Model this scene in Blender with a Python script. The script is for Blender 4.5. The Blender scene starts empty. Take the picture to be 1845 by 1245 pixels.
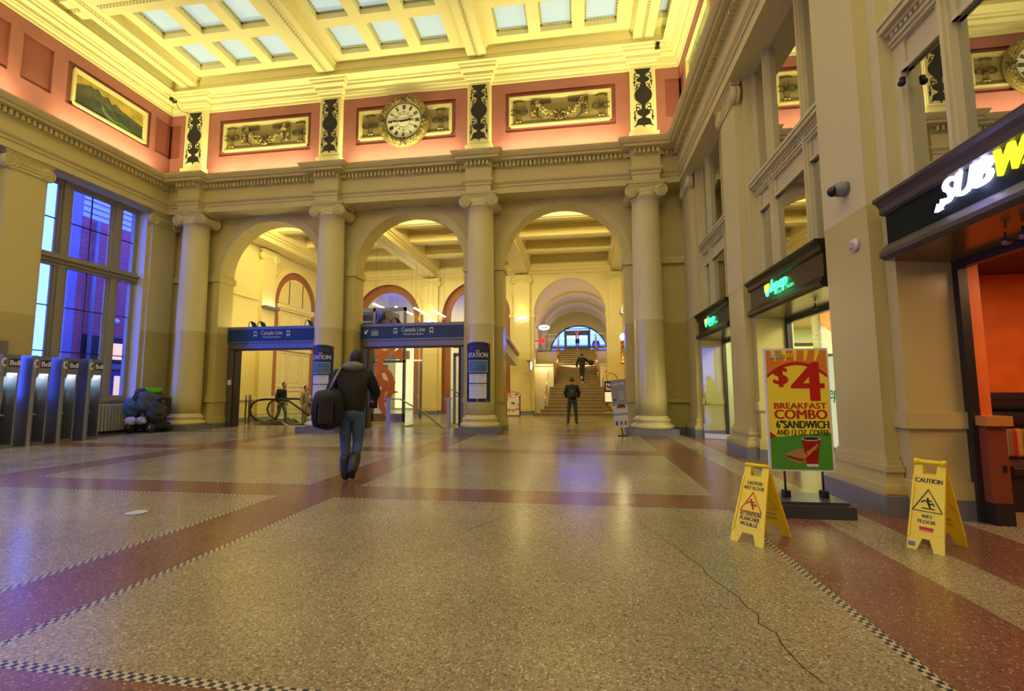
import bpy, bmesh, math, random
from mathutils import Vector, Matrix
random.seed(7)
PI = math.pi
scene = bpy.context.scene
COL = scene.collection

# ------------------------------------------------------------------ camera
def rotm():
    yaw, pitch, roll = [math.radians(a) for a in (8.3205, -5.4002, -0.1989)]
    c, s = math.cos, math.sin
    R0 = Matrix(((1,0,0),(0,0,-1),(0,1,0)))
    Ry = Matrix(((c(yaw),0,s(yaw)),(0,1,0),(-s(yaw),0,c(yaw))))
    Rx = Matrix(((1,0,0),(0,c(pitch),-s(pitch)),(0,s(pitch),c(pitch))))
    Rz = Matrix(((c(roll),-s(roll),0),(s(roll),c(roll),0),(0,0,1)))
    return Rz @ Rx @ Ry @ R0
R = rotm()
right, down, fwd = Vector(R[0]), Vector(R[1]), Vector(R[2])
cam_d = bpy.data.cameras.new('camera'); cam = bpy.data.objects.new('camera', cam_d); COL.objects.link(cam)
cam_d.sensor_width = 36; cam_d.lens = 842.8/1845*36; cam_d.clip_end = 300; cam_d.clip_start = 0.05
M = Matrix((( right.x, -down.x, -fwd.x, 0),(right.y, -down.y, -fwd.y, 0),(right.z, -down.z, -fwd.z, 1.25),(0,0,0,1)))
cam.matrix_world = M
scene.camera = cam

# ------------------------------------------------------------------ view, world, big lights
scene.view_settings.view_transform = 'Standard'
scene.view_settings.look = 'None'
scene.view_settings.exposure = 0.0
scene.view_settings.gamma = 1.0
scene.view_settings.use_curve_mapping = False
scene.cycles.max_bounces = 8; scene.cycles.diffuse_bounces = 5; scene.cycles.glossy_bounces = 4
scene.cycles.transparent_max_bounces = 12
scene.cycles.sample_clamp_indirect = 6.0

w = bpy.data.worlds.new('dusk_sky'); scene.world = w; w.use_nodes = True
bg = w.node_tree.nodes['Background']; bg.inputs[0].default_value = (0.066, 0.125, 1.0, 1); bg.inputs[1].default_value = 8.4

WARM = (1.0, 0.92, 0.42)
def area(name, loc, direction, sx, sy, power, color, portal=False, spread=None):
    l = bpy.data.lights.new(name, 'AREA'); l.shape = 'RECTANGLE'; l.size = sx; l.size_y = sy
    l.energy = power; l.color = color
    if spread: l.spread = math.radians(spread)
    o = bpy.data.objects.new(name, l); COL.objects.link(o); o.location = loc
    d = Vector(direction).normalized()
    o.rotation_euler = d.to_track_quat('-Z', 'Y').to_euler()
    if portal: l.cycles.is_portal = True
    return o
def point(name, loc, power, color, r=0.05):
    l = bpy.data.lights.new(name, 'POINT'); l.energy = power; l.color = color; l.shadow_soft_size = r
    o = bpy.data.objects.new(name, l); COL.objects.link(o); o.location = loc
    return o
BAYX = (-0.505, -5.435, -10.365)
PY = (13.45, 9.6, 5.75, 1.9, -1.95)           # pilaster / cross beam axes along the hall
CX = (1.96, -2.97, -7.90, -12.83)             # column axes
XR, XL, YB, YF = 3.04, -13.92, 13.6, -5.8
COVE = 100
def strip(loc, direction, length, along, power, color=WARM):
    l = bpy.data.lights.new('cove_light', 'AREA'); l.shape = 'RECTANGLE'; l.size = length; l.size_y = 0.08
    l.energy = power; l.color = color
    o = bpy.data.objects.new('cove_light', l); COL.objects.link(o); o.location = loc
    d = Vector(direction).normalized(); x = Vector(along); z = -d; y = z.cross(x).normalized(); x = y.cross(z)
    o.rotation_euler = Matrix((x, y, z)).transposed().to_euler()
for bx in BAYX:
    strip((bx, 13.24, 8.44), (0, .02, 1), 3.6, (1,0,0), COVE)
    strip((bx, YF+.25, 8.42), (0, -.3, 1), 3.6, (1,0,0), COVE)
for by in (11.5, 7.7, 3.8, 0, -3.8):
    strip((-13.52, by, 8.44), (-.02, 0, 1), 2.9, (0,1,0), COVE*.8)
    strip((2.64, by, 8.44), (.02, 0, 1), 2.9, (0,1,0), COVE*.8)
# fill lights added under the hall ceiling, unseen above and behind the camera
for p in ((-10.4, 2.0), (-5.4, -2.0), (1.2, 1.5), (-5.4, 5.0), (-10.4, -3.5), (-0.5, -3.5)):
    area('hall_fill_light', (p[0], p[1], 11.2), (0,0,-1), 1.6, 1.6, 120, (1,.90,.55))
# second hall: unseen fill added behind the arcade wall, then the sign floods
for bx in BAYX:
    area('arcade_back_fill', (bx, 15.15, 7.55), (0, 1, -.12), 3.4, .35, 250, (1,.84,.30))
for p in ((-10.9, 17.0, 3.6), (-11.4, 16.2, 3.6)):
    point('sign_flood', p, 60, (1,.82,.3), .06)

# ------------------------------------------------------------------ materials
def mat(name, col, rough=.6, metal=0, bump=0, bscale=20, var=0, emit=None, estr=0, spec=.5, coat=0):
    m = bpy.data.materials.new(name); m.use_nodes = True
    nt = m.node_tree; b = nt.nodes['Principled BSDF']
    b.inputs['Base Color'].default_value = (*col, 1); b.inputs['Roughness'].default_value = rough
    b.inputs['Metallic'].default_value = metal; b.inputs['Specular IOR Level'].default_value = spec
    b.inputs['Coat Weight'].default_value = coat
    if emit: b.inputs['Emission Color'].default_value = (*emit, 1); b.inputs['Emission Strength'].default_value = estr
    if bump or var:
        tc = nt.nodes.new('ShaderNodeTexCoord'); n = nt.nodes.new('ShaderNodeTexNoise')
        n.inputs['Scale'].default_value = bscale; n.inputs['Detail'].default_value = 5
        nt.links.new(tc.outputs['Object'], n.inputs['Vector'])
        if bump:
            bm_ = nt.nodes.new('ShaderNodeBump'); bm_.inputs['Strength'].default_value = bump; bm_.inputs['Distance'].default_value = .02
            nt.links.new(n.outputs['Fac'], bm_.inputs['Height']); nt.links.new(bm_.outputs['Normal'], b.inputs['Normal'])
        if var:
            r = nt.nodes.new('ShaderNodeValToRGB')
            r.color_ramp.elements[0].position = .35; r.color_ramp.elements[1].position = .65
            r.color_ramp.elements[0].color = (*[max(0, c*(1-var)) for c in col], 1)
            r.color_ramp.elements[1].color = (*[min(1, c*(1+var)) for c in col], 1)
            nt.links.new(n.outputs['Fac'], r.inputs['Fac']); nt.links.new(r.outputs['Color'], b.inputs['Base Color'])
    return m
def two_tone(name, c_hi, c_lo, z, r_hi, r_lo):
    # cream wall painted in gloss up to a line and in matt above it (a real change of paint)
    m = mat(name, c_hi, r_hi); nt = m.node_tree; b = nt.nodes['Principled BSDF']
    g = nt.nodes.new('ShaderNodeNewGeometry'); s = nt.nodes.new('ShaderNodeSeparateXYZ'); nt.links.new(g.outputs['Position'], s.inputs[0])
    t = nt.nodes.new('ShaderNodeMath'); t.operation = 'GREATER_THAN'; t.inputs[1].default_value = z; nt.links.new(s.outputs['Z'], t.inputs[0])
    mx = nt.nodes.new('ShaderNodeMix'); mx.data_type = 'RGBA'; nt.links.new(t.outputs[0], mx.inputs['Factor'])
    mx.inputs['A'].default_value = (*c_lo, 1); mx.inputs['B'].default_value = (*c_hi, 1); nt.links.new(mx.outputs['Result'], b.inputs['Base Color'])
    mr = nt.nodes.new('ShaderNodeMapRange'); nt.links.new(t.outputs[0], mr.inputs['Value']); mr.inputs['To Min'].default_value = r_lo; mr.inputs['To Max'].default_value = r_hi
    nt.links.new(mr.outputs['Result'], b.inputs['Roughness'])
    return m
CREAM = mat('cream_plaster', (.62, .56, .27), .6, var=.04, bscale=3)
WALLP = two_tone('cream_wall_paint', (.63,.56,.26), (.53,.45,.16), 3.2, .6, .22)
COLP_LIT = two_tone('cream_column_lightened', (.74,.68,.34), (.64,.56,.23), 3.2, .5, .18)  # wall cream made lighter: stronger light on the columns put into the colour
TRIMC = mat('cream_moulding', (.66, .60, .29), .55)
CEILC = mat('ceiling_cream', (.86, .80, .42), .6)
PINK = mat('frieze_pink', (.35, .125, .11), .6, var=.05, bscale=2)
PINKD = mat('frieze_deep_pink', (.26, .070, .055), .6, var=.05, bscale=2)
GREYB = mat('grey_painted_plinth', (.16, .17, .18), .35)
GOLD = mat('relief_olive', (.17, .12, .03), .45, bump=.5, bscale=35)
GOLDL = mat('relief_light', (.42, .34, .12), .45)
GOLDD = mat('relief_dark_brown', (.05, .03, .01), .5)  # plain dark brown for ribbons, bands, cracks and joints
BLACK = mat('black_ornament', (.008, .007, .007), .6)
IVORY = mat('clock_face_ivory', (.80, .78, .60), .4)
REDB = mat('terracotta_reveal', (.30, .10, .05), .5)
DKWOOD = mat('dark_brown_fascia', (.030, .015, .007), .4, spec=.3, var=.15, bscale=6)
DKGRN = mat('dark_green_fascia', (.002, .009, .008), .6, spec=.15)
BRONZE = mat('bronze_frame', (.035, .028, .024), .35, metal=.3)
STEEL = mat('brushed_steel', (.50, .50, .52), .3, metal=1)
STEELD = mat('dark_steel', (.22, .22, .24), .35, metal=.9)
BRASS = mat('brass_rail', (.75, .45, .10), .25, metal=1)
BLUE = mat('transit_blue', (.004, .042, .16), .35)
WHITE = mat('white_paint', (.85, .85, .85), .4)
GREYP = mat('grey_window_frame', (.30, .28, .20), .5)
YELLOW = mat('safety_yellow', (.95, .74, .01), .45)
INK = mat('black_ink', (.015, .015, .02), .5)
REDINK = mat('red_ink', (.62, .02, .01), .5)
NAVY = mat('navy_print', (.012, .016, .06), .3)
PAPER = mat('white_print', (.72, .74, .78), .4)
ORANGE = mat('orange_wall', (.82, .17, .015), .5, var=.1, bscale=4)
LEATHER = mat('black_leatherette', (.018, .016, .018), .35)
RUBBER = mat('black_rubber', (.02, .02, .022), .5)
BRICKM = None
GLOWW = mat('lamp_glass', (1,1,1), .4, emit=(1,.93,.72), estr=9)
TUBE = mat('fluorescent_tube', (1,1,1), .4, emit=(1,.97,.85), estr=14)
SKYL = mat('skylight_pane', (.3,.36,.4), .3, emit=(.50,.66,.66), estr=.72)
DARKV = mat('unlit_room', (.10, .09, .07), .8)
WOODT = mat('wood_top', (.55, .22, .05), .4)
JACKET = mat('black_jacket_cloth', (.009, .009, .011), .8, bump=.4, bscale=40)
HOODM = mat('grey_hood_cloth', (.16, .15, .17), .9)
JEANS = mat('blue_denim', (.06, .10, .22), .8, bump=.3, bscale=80)
SKIN = mat('skin', (.55, .32, .22), .5)
HAIRM = mat('dark_hair', (.03, .02, .015), .7)
BOOT = mat('black_boot', (.012, .012, .014), .4)

def glass(name, tint=(1,1,1), refl=1.5, rough=.0):
    m = bpy.data.materials.new(name); m.use_nodes = True; nt = m.node_tree; nt.nodes.clear()
    o = nt.nodes.new('ShaderNodeOutputMaterial'); mx = nt.nodes.new('ShaderNodeMixShader')
    t = nt.nodes.new('ShaderNodeBsdfTransparent'); t.inputs[0].default_value = (*tint, 1)
    g = nt.nodes.new('ShaderNodeBsdfGlossy'); g.inputs['Roughness'].default_value = rough
    # reflectance rises toward grazing angles, the same from either side of the sheet
    lw = nt.nodes.new('ShaderNodeLayerWeight'); lw.inputs[0].default_value = .5
    pw = nt.nodes.new('ShaderNodeMath'); pw.operation = 'POWER'; pw.inputs[1].default_value = 5; nt.links.new(lw.outputs['Facing'], pw.inputs[0])
    f = nt.nodes.new('ShaderNodeMapRange'); nt.links.new(pw.outputs[0], f.inputs['Value']); f.inputs['To Min'].default_value = ((refl-1)/(refl+1))**2; f.inputs['To Max'].default_value = 1
    nt.links.new(f.outputs[0], mx.inputs[0]); nt.links.new(t.outputs[0], mx.inputs[1]); nt.links.new(g.outputs[0], mx.inputs[2])
    nt.links.new(mx.outputs[0], o.inputs[0]); return m
GLASS = glass('clear_glass', (.95,.98,.96))
GLASSW = glass('window_glass', (.97,.98,.98), 1.4)
GLASSD = glass('mirror_like_upper_glass', (.35,.38,.36), 18.0)

def brick_mat():
    m = mat('brick', (.3,.1,.1), .8); nt = m.node_tree; b = nt.nodes['Principled BSDF']
    tc = nt.nodes.new('ShaderNodeTexCoord'); mp = nt.nodes.new('ShaderNodeMapping'); mp.inputs['Rotation'].default_value = (PI/2, 0, PI/2)
    mp2 = nt.nodes.new('ShaderNodeSeparateXYZ'); cb = nt.nodes.new('ShaderNodeCombineXYZ')
    nt.links.new(tc.outputs['Object'], mp2.inputs[0])
    ad = nt.nodes.new('ShaderNodeMath'); ad.operation = 'ADD'; nt.links.new(mp2.outputs['X'], ad.inputs[0]); nt.links.new(mp2.outputs['Y'], ad.inputs[1])
    nt.links.new(ad.outputs[0], cb.inputs['X']); nt.links.new(mp2.outputs['Z'], cb.inputs['Y'])
    bt = nt.nodes.new('ShaderNodeTexBrick'); bt.inputs['Scale'].default_value = 1.0
    bt.inputs['Brick Width'].default_value = .24; bt.inputs['Row Height'].default_value = .075; bt.inputs['Mortar Size'].default_value = .008
    bt.inputs['Color1'].default_value = (.62,.13,.13,1); bt.inputs['Color2'].default_value = (.46,.09,.10,1); bt.inputs['Mortar'].default_value = (.22,.09,.10,1)
    nt.links.new(cb.outputs[0], bt.inputs['Vector']); nt.links.new(bt.outputs['Color'], b.inputs['Base Color'])
    return m
BRICKM = brick_mat()

def terrazzo(name, base, chips, rough=.2):
    m = mat(name, base, rough); nt = m.node_tree; b = nt.nodes['Principled BSDF']
    tc = nt.nodes.new('ShaderNodeTexCoord')
    v = nt.nodes.new('ShaderNodeTexVoronoi'); v.inputs['Scale'].default_value = 110
    nt.links.new(tc.outputs['Object'], v.inputs['Vector'])
    s = nt.nodes.new('ShaderNodeSeparateColor'); nt.links.new(v.outputs['Color'], s.inputs[0])
    r = nt.nodes.new('ShaderNodeValToRGB'); r.color_ramp.interpolation = 'CONSTANT'
    e = r.color_ramp.elements; n = len(chips)
    e[0].position = 0; e[0].color = (*chips[0][1], 1); e[1].position = chips[1][0]; e[1].color = (*chips[1][1], 1)
    for p, c in chips[2:]:
        q = e.new(p); q.color = (*c, 1)
    nt.links.new(s.outputs[0], r.inputs['Fac'])
    nz = nt.nodes.new('ShaderNodeTexNoise'); nz.inputs['Scale'].default_value = .8; nz.inputs['Detail'].default_value = 4
    nt.links.new(tc.outputs['Object'], nz.inputs['Vector'])
    mr = nt.nodes.new('ShaderNodeMapRange'); mr.inputs['To Min'].default_value = .82; mr.inputs['To Max'].default_value = 1.15
    mr.inputs['From Min'].default_value = .3; mr.inputs['From Max'].default_value = .7
    nt.links.new(nz.outputs['Fac'], mr.inputs['Value'])
    mx = nt.nodes.new('ShaderNodeMix'); mx.data_type = 'RGBA'; mx.blend_type = 'MULTIPLY'; mx.inputs['Factor'].default_value = 1
    nt.links.new(r.outputs['Color'], mx.inputs['A']); nt.links.new(mr.outputs['Result'], mx.inputs['B'])
    nt.links.new(mx.outputs['Result'], b.inputs['Base Color'])
    mr2 = nt.nodes.new('ShaderNodeMapRange'); mr2.inputs['To Min'].default_value = rough-.05; mr2.inputs['To Max'].default_value = rough+.09
    nt.links.new(nz.outputs['Fac'], mr2.inputs['Value']); nt.links.new(mr2.outputs['Result'], b.inputs['Roughness'])
    return m
TZ = terrazzo('cream_terrazzo', (.4,.33,.2), [(0,(.32,.27,.16)),(.30,(.26,.21,.12)),(.55,(.37,.32,.20)),(.74,(.20,.155,.09)),(.83,(.29,.19,.12)),(.90,(.52,.48,.36)),(.96,(.13,.10,.06))])
TZR = terrazzo('red_terrazzo', (.3,.12,.07), [(0,(.20,.092,.058)),(.40,(.17,.074,.045)),(.65,(.23,.108,.07)),(.86,(.14,.065,.045)),(.94,(.36,.28,.20)),(.98,(.09,.045,.035))])
def checker_mat():
    m = mat('checker_border', (.5,.5,.5), .25); nt = m.node_tree; b = nt.nodes['Principled BSDF']
    tc = nt.nodes.new('ShaderNodeTexCoord'); mp = nt.nodes.new('ShaderNodeMapping'); mp.inputs['Location'].default_value = (.001,.001,.005)
    c = nt.nodes.new('ShaderNodeTexChecker'); c.inputs['Scale'].default_value = 1/.028
    c.inputs['Color1'].default_value = (.03,.03,.03,1); c.inputs['Color2'].default_value = (.50,.44,.32,1)
    nt.links.new(tc.outputs['Object'], mp.inputs[0]); nt.links.new(mp.outputs[0], c.inputs['Vector']); nt.links.new(c.outputs['Color'], b.inputs['Base Color'])
    return m
CHECK = checker_mat()
def key_mat():
    m = mat('greek_key_band', (.5,.5,.5), .5); nt = m.node_tree; b = nt.nodes['Principled BSDF']
    tc = nt.nodes.new('ShaderNodeTexCoord'); mp = nt.nodes.new('ShaderNodeMapping'); mp.inputs['Location'].default_value = (.01,.01,.02)
    c = nt.nodes.new('ShaderNodeTexChecker'); c.inputs['Scale'].default_value = 1/.05
    c.inputs['Color1'].default_value = (.34,.29,.11,1); c.inputs['Color2'].default_value = (.70,.66,.36,1)
    nt.links.new(tc.outputs['Object'], mp.inputs[0]); nt.links.new(mp.outputs[0], c.inputs['Vector']); nt.links.new(c.outputs['Color'], b.inputs['Base Color'])
    return m
KEYM = key_mat()

# ------------------------------------------------------------------ builders
class MB:
    """collects shapes into ONE mesh; world coordinates unless built local"""
    def __init__(s): s.v = []; s.f = []; s.m = []; s.mats = []; s.sm = []
    def mi(s, m):
        if m is None: m = CREAM
        if m not in s.mats: s.mats.append(m)
        return s.mats.index(m)
    def add(s, vs, fs, m=None, smooth=False):
        o = len(s.v); k = s.mi(m); s.v += [tuple(a) for a in vs]
        for f in fs: s.f.append([o+i for i in f]); s.m.append(k); s.sm.append(smooth)
        return s
    def box(s, x0, x1, y0, y1, z0, z1, m=None):
        if x0 > x1: x0, x1 = x1, x0
        if y0 > y1: y0, y1 = y1, y0
        s.j = (getattr(s, 'j', 0)+1) % 9; e = s.j*.00035; x0 -= e; x1 += e; y0 -= e; y1 += e; z1 += e
        return s.add([(x0,y0,z0),(x1,y0,z0),(x1,y1,z0),(x0,y1,z0),(x0,y0,z1),(x1,y0,z1),(x1,y1,z1),(x0,y1,z1)],
              [(0,3,2,1),(4,5,6,7),(0,1,5,4),(1,2,6,5),(2,3,7,6),(3,0,4,7)], m)
    def rbox(s, x0, x1, y0, y1, z0, z1, r, m=None, seg=4, axis='z'):
        # box with rounded edges along one axis
        a = {'z':(x0,x1,y0,y1,z0,z1),'x':(y0,y1,z0,z1,x0,x1),'y':(z0,z1,x0,x1,y0,y1)}[axis]
        pts = []
        for cx, cy, a0 in ((a[1]-r,a[3]-r,0),(a[0]+r,a[3]-r,PI/2),(a[0]+r,a[2]+r,PI),(a[1]-r,a[2]+r,3*PI/2)):
            for i in range(seg+1):
                t = a0+PI/2*i/seg; pts.append((cx+r*math.cos(t), cy+r*math.sin(t)))
        mp = {'z':lambda u,v,w:(u,v,w),'x':lambda u,v,w:(w,u,v),'y':lambda u,v,w:(v,w,u)}[axis]
        n = len(pts)
        vs = [mp(u,v,a[4]) for u,v in pts]+[mp(u,v,a[5]) for u,v in pts]
        fs = [tuple(range(n-1,-1,-1)), tuple(range(n,2*n))]+[(i,(i+1)%n,n+(i+1)%n,n+i) for i in range(n)]
        return s.add(vs, fs, m)
    def prism(s, pts, f3, d0, d1, m=None):
        # polygon pts in (u,v), extruded d0..d1; f3(u,v,d)->xyz
        n = len(pts); s.j = (getattr(s, 'j', 0)+1) % 7; e = s.j*.0001; d1 += e if d1 > d0 else -e
        vs = [f3(u,v,d0) for u,v in pts]+[f3(u,v,d1) for u,v in pts]
        return s.add(vs, [tuple(range(n)), tuple(range(2*n-1,n-1,-1))]+[(i,n+i,n+(i+1)%n,(i+1)%n) for i in range(n)], m)
    def lathe(s, prof, c=(0,0,0), seg=24, m=None, axis='z', smooth=True, caps=True):
        vs = []; n = len(prof)
        for r, z in prof:
            for i in range(seg):
                t = 2*PI*i/seg; a, b = r*math.cos(t), r*math.sin(t)
                p = {'z':(a,b,z),'y':(a,z,b),'x':(z,a,b)}[axis]
                vs.append((c[0]+p[0], c[1]+p[1], c[2]+p[2]))
        fs = []
        for j in range(n-1):
            for i in range(seg):
                k = (i+1) % seg; fs.append((j*seg+i, j*seg+k, (j+1)*seg+k, (j+1)*seg+i))
        s.add(vs, fs, m, smooth)
        if caps:
            o = len(s.v)-len(vs); k = s.mi(m)
            for ring in (0, n-1):
                if prof[ring][0] > 1e-4: s.f.append([o+ring*seg+i for i in range(seg)]); s.m.append(k); s.sm.append(False)
        return s
    def tube(s, path, r, m=None, seg=8, closed=False, smooth=True):
        P = [Vector(p) for p in path]; n = len(P); rs = r if isinstance(r, (list, tuple)) else [r]*n
        vs = []; up = Vector((0,0,1))
        prev = None
        for i, p in enumerate(P):
            a = P[i-1] if (i > 0 or closed) else P[i]; b = P[(i+1) % n] if (i < n-1 or closed) else P[i]
            t = (b-a).normalized()
            if prev is None:
                u = t.cross(up if abs(t.z) < .95 else Vector((1,0,0))).normalized()
            else:
                u = (prev - t*prev.dot(t)).normalized()
            prev = u; v = t.cross(u)
            for k in range(seg):
                q = 2*PI*k/seg; vs.append(p + u*(rs[i]*math.cos(q)) + v*(rs[i]*math.sin(q)))
        fs = []
        for j in range(n if closed else n-1):
            jj = (j+1) % n
            for k in range(seg): fs.append((j*seg+k, j*seg+(k+1)%seg, jj*seg+(k+1)%seg, jj*seg+k))
        if not closed: fs += [tuple(range(seg)), tuple(range(n*seg-1, (n-1)*seg-1, -1))]
        return s.add(vs, fs, m, smooth)
    def ball(s, c, rx, ry, rz, m=None, seg=16, rings=10, z0=-1, z1=1):
        prof = []
        for i in range(rings+1):
            a = math.asin(z0)+(math.asin(z1)-math.asin(z0))*i/rings
            prof.append((max(math.cos(a),1e-5), math.sin(a)))
        vs = []; 
        for r, z in prof:
            for i in range(seg):
                t = 2*PI*i/seg; vs.append((c[0]+rx*r*math.cos(t), c[1]+ry*r*math.sin(t), c[2]+rz*z))
        fs = [(j*seg+i, j*seg+(i+1)%seg, (j+1)*seg+(i+1)%seg, (j+1)*seg+i) for j in range(rings) for i in range(seg)]
        return s.add(vs, fs, m, True)
    def sweep(s, path, prof, m=None, closed=True, mats=None):
        # path: CCW list of (x,y), interior on the left; prof: (offset into the room, z)
        n = len(path); rows = []
        for i in range(n):
            p = Vector(path[i])
            def nrm(a, b):
                d = (Vector(b)-Vector(a)).normalized(); return Vector((-d.y, d.x))
            if not closed and i == 0: mv = nrm(path[0], path[1])
            elif not closed and i == n-1: mv = nrm(path[-2], path[-1])
            else:
                a = nrm(path[i-1], path[i]); b = nrm(path[i], path[(i+1) % n]); mv = (a+b)/max(.2, 1+a.dot(b))
            rows.append([(p.x+mv.x*o, p.y+mv.y*o, z) for o, z in prof])
        k = len(prof)
        for i in range(n if closed else n-1):
            A, B = rows[i], rows[(i+1) % n]
            for j in range(k-1):
                s.add([A[j], B[j], B[j+1], A[j+1]], [(0,1,2,3)], mats[j] if mats else m)
        return s
    def grid(s, us, vs_, f3, holes, m, side=None):
        # plate in (u,v) with recessed or open holes: (u0,u1,v0,v1,depth,floor material or None,side material)
        U = sorted(set([us[0], us[1]]+[h[i] for h in holes for i in (0,1)])); V = sorted(set([vs_[0], vs_[1]]+[h[i] for h in holes for i in (2,3)]))
        for i in range(len(U)-1):
            for j in range(len(V)-1):
                cu, cv = (U[i]+U[i+1])/2, (V[j]+V[j+1])/2
                if any(h[0] < cu < h[1] and h[2] < cv < h[3] for h in holes): continue
                s.add([f3(U[i],V[j],0), f3(U[i+1],V[j],0), f3(U[i+1],V[j+1],0), f3(U[i],V[j+1],0)], [(0,1,2,3)], m)
        for h in holes:
            u0,u1,v0,v1,d,fm,sm = h
            c = [(u0,v0),(u1,v0),(u1,v1),(u0,v1)]
            if d:
                for i in range(4):
                    a, b = c[i], c[(i+1)%4]
                    s.add([f3(*a,0), f3(*b,0), f3(*b,d), f3(*a,d)], [(0,1,2,3)], sm or m)
            if fm: s.add([f3(*q,d) for q in c], [(0,1,2,3)], fm)
        return s
    def build(s, name, parent=None, local=False):
        me = bpy.data.meshes.new(name)
        vs = s.v
        if parent is not None and not local:
            L = parent['_l']; a = -parent['_r']; ca, sa = math.cos(a), math.sin(a)
            out = []
            for x, y, z in vs:
                x -= L[0]; y -= L[1]; z -= L[2]; out.append((x*ca-y*sa, x*sa+y*ca, z))
            vs = out
        me.from_pydata(vs, [], s.f)
        for m in s.mats: me.materials.append(m)
        me.polygons.foreach_set('material_index', s.m); me.polygons.foreach_set('use_smooth', s.sm)
        me.update()
        bmx = bmesh.new(); bmx.from_mesh(me); bmesh.ops.recalc_face_normals(bmx, faces=bmx.faces); bmx.to_mesh(me); bmx.free()
        o = bpy.data.objects.new(name, me); COL.objects.link(o)
        if parent is not None: o.parent = parent
        if parent is not None and parent.type == 'MESH': o['_l'] = parent['_l']; o['_r'] = parent['_r']
        if parent is None: o['_l'] = (0,0,0); o['_r'] = 0.0
        elif parent.type == 'EMPTY': o['_l'] = parent['_l']; o['_r'] = parent['_r']
        return o
def struct(o): o['kind'] = 'structure'; return o
def thing(name, label, cat, loc=(0,0,0), rz=0, group=None):
    o = bpy.data.objects.new(name, None); COL.objects.link(o); o.location = loc; o.rotation_euler = (0,0,rz)
    o['label'] = label; o['category'] = cat; o['_l'] = tuple(loc); o['_r'] = float(rz)
    if group: o['group'] = group
    o.empty_display_size = .1
    return o
def tag(o, label, cat, group=None):
    o['label'] = label; o['category'] = cat
    if group: o['group'] = group
    return o
def dup(root, loc, label, group=None, rz=None):
    def cp(o, par):
        c = o.copy(); COL.objects.link(c)
        if par is not None: c.parent = par; c.matrix_parent_inverse = o.matrix_parent_inverse
        for ch in list(o.children): cp(ch, c)
        return c
    r = cp(root, None); r.location = loc; r['label'] = label; r['_l'] = tuple(loc)
    if rz is not None: r.rotation_euler = (0,0,rz); r['_r'] = float(rz)
    if group: r['group'] = group
    return r
def frame_map(o, x, y):
    # plane frame: (u,v,d) -> point, d out of the surface
    o, x, y = Vector(o), Vector(x).normalized(), Vector(y).normalized(); n = x.cross(y)
    return lambda u, v, d=0.0: tuple(o + x*u + y*v + n*d)
def text(mb, F, s, u0, v0, wid, hgt, m, d=.002, bold=0.0, shear=0.0, thick=0.0, spacing=1.0, bend=None):
    q = bold*hgt*1.6; reps = [0] if bold <= .006 else ([-q, 0, q] if bold < .02 else [-q, -q/2, 0, q/2, q]); bold = 0
    cu = bpy.data.curves.new('t', 'FONT'); cu.body = s; cu.size = 1; cu.offset = bold; cu.shear = shear; cu.extrude = 0; cu.resolution_u = 3; cu.space_character = spacing
    o = bpy.data.objects.new('t', cu); COL.objects.link(o)
    me = bpy.data.meshes.new_from_object(o.evaluated_get(bpy.context.evaluated_depsgraph_get()))
    vs = [v.co.copy() for v in me.vertices]
    if vs:
        x0 = min(v.x for v in vs); x1 = max(v.x for v in vs); y0 = min(v.y for v in vs); y1 = max(v.y for v in vs)
        fx = wid/(x1-x0) if x1 > x0 else 1; fy = hgt/(y1-y0) if y1 > y0 else 1
        P0 = [(u0+(v.x-x0)*fx, v0+(v.y-y0)*fy) for v in vs]
        fs = [tuple(p.vertices) for p in me.polygons]
        for k, du in enumerate(reps):
            P = [(a+du, b) for a, b in P0]
            if thick:
                bm_ = {}
                for f in fs:
                    for i in range(len(f)):
                        e = (f[i], f[(i+1)%len(f)]); bm_.setdefault(tuple(sorted(e)), []).append(e)
                n = len(P)
                side = [(e[0][0], e[0][1], e[0][1]+n, e[0][0]+n) for e in bm_.values() if len(e) == 1]
                mb.add([F(u,v,d) for u,v in P]+[F(u,v,d+thick+k*.0004) for u,v in P], [tuple(i+n for i in f) for f in fs]+side, m)
            else:
                mb.add([F(u,v,d+k*.0003) for u,v in P], fs, m)
    bpy.data.objects.remove(o); bpy.data.curves.remove(cu); bpy.data.meshes.remove(me)
def poly(mb, F, pts, m, d=.001):
    mb.add([F(u,v,d) for u,v in pts], [tuple(range(len(pts)))], m)
def rect(mb, F, u0, u1, v0, v1, m, d=.001): poly(mb, F, [(u0,v0),(u1,v0),(u1,v1),(u0,v1)], m, d)
def disc(mb, F, cu, cv, ru, rv, m, d=.001, n=24, a0=0, a1=2*PI):
    full = abs(a1-a0-2*PI) < 1e-6
    pts = [(cu+ru*math.cos(a0+(a1-a0)*i/n), cv+rv*math.sin(a0+(a1-a0)*i/n)) for i in range(n if full else n+1)]
    poly(mb, F, pts, m, d)
def ring(mb, F, pts, wd, m, d=.001):
    # thick closed outline of a polygon
    n = len(pts); cx = sum(p[0] for p in pts)/n; cy = sum(p[1] for p in pts)/n
    inn = [(cx+(x-cx)*(1-wd), cy+(y-cy)*(1-wd)) for x, y in pts]
    for i in range(n):
        j = (i+1) % n; poly(mb, F, [pts[i], pts[j], inn[j], inn[i]], m, d)

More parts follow.
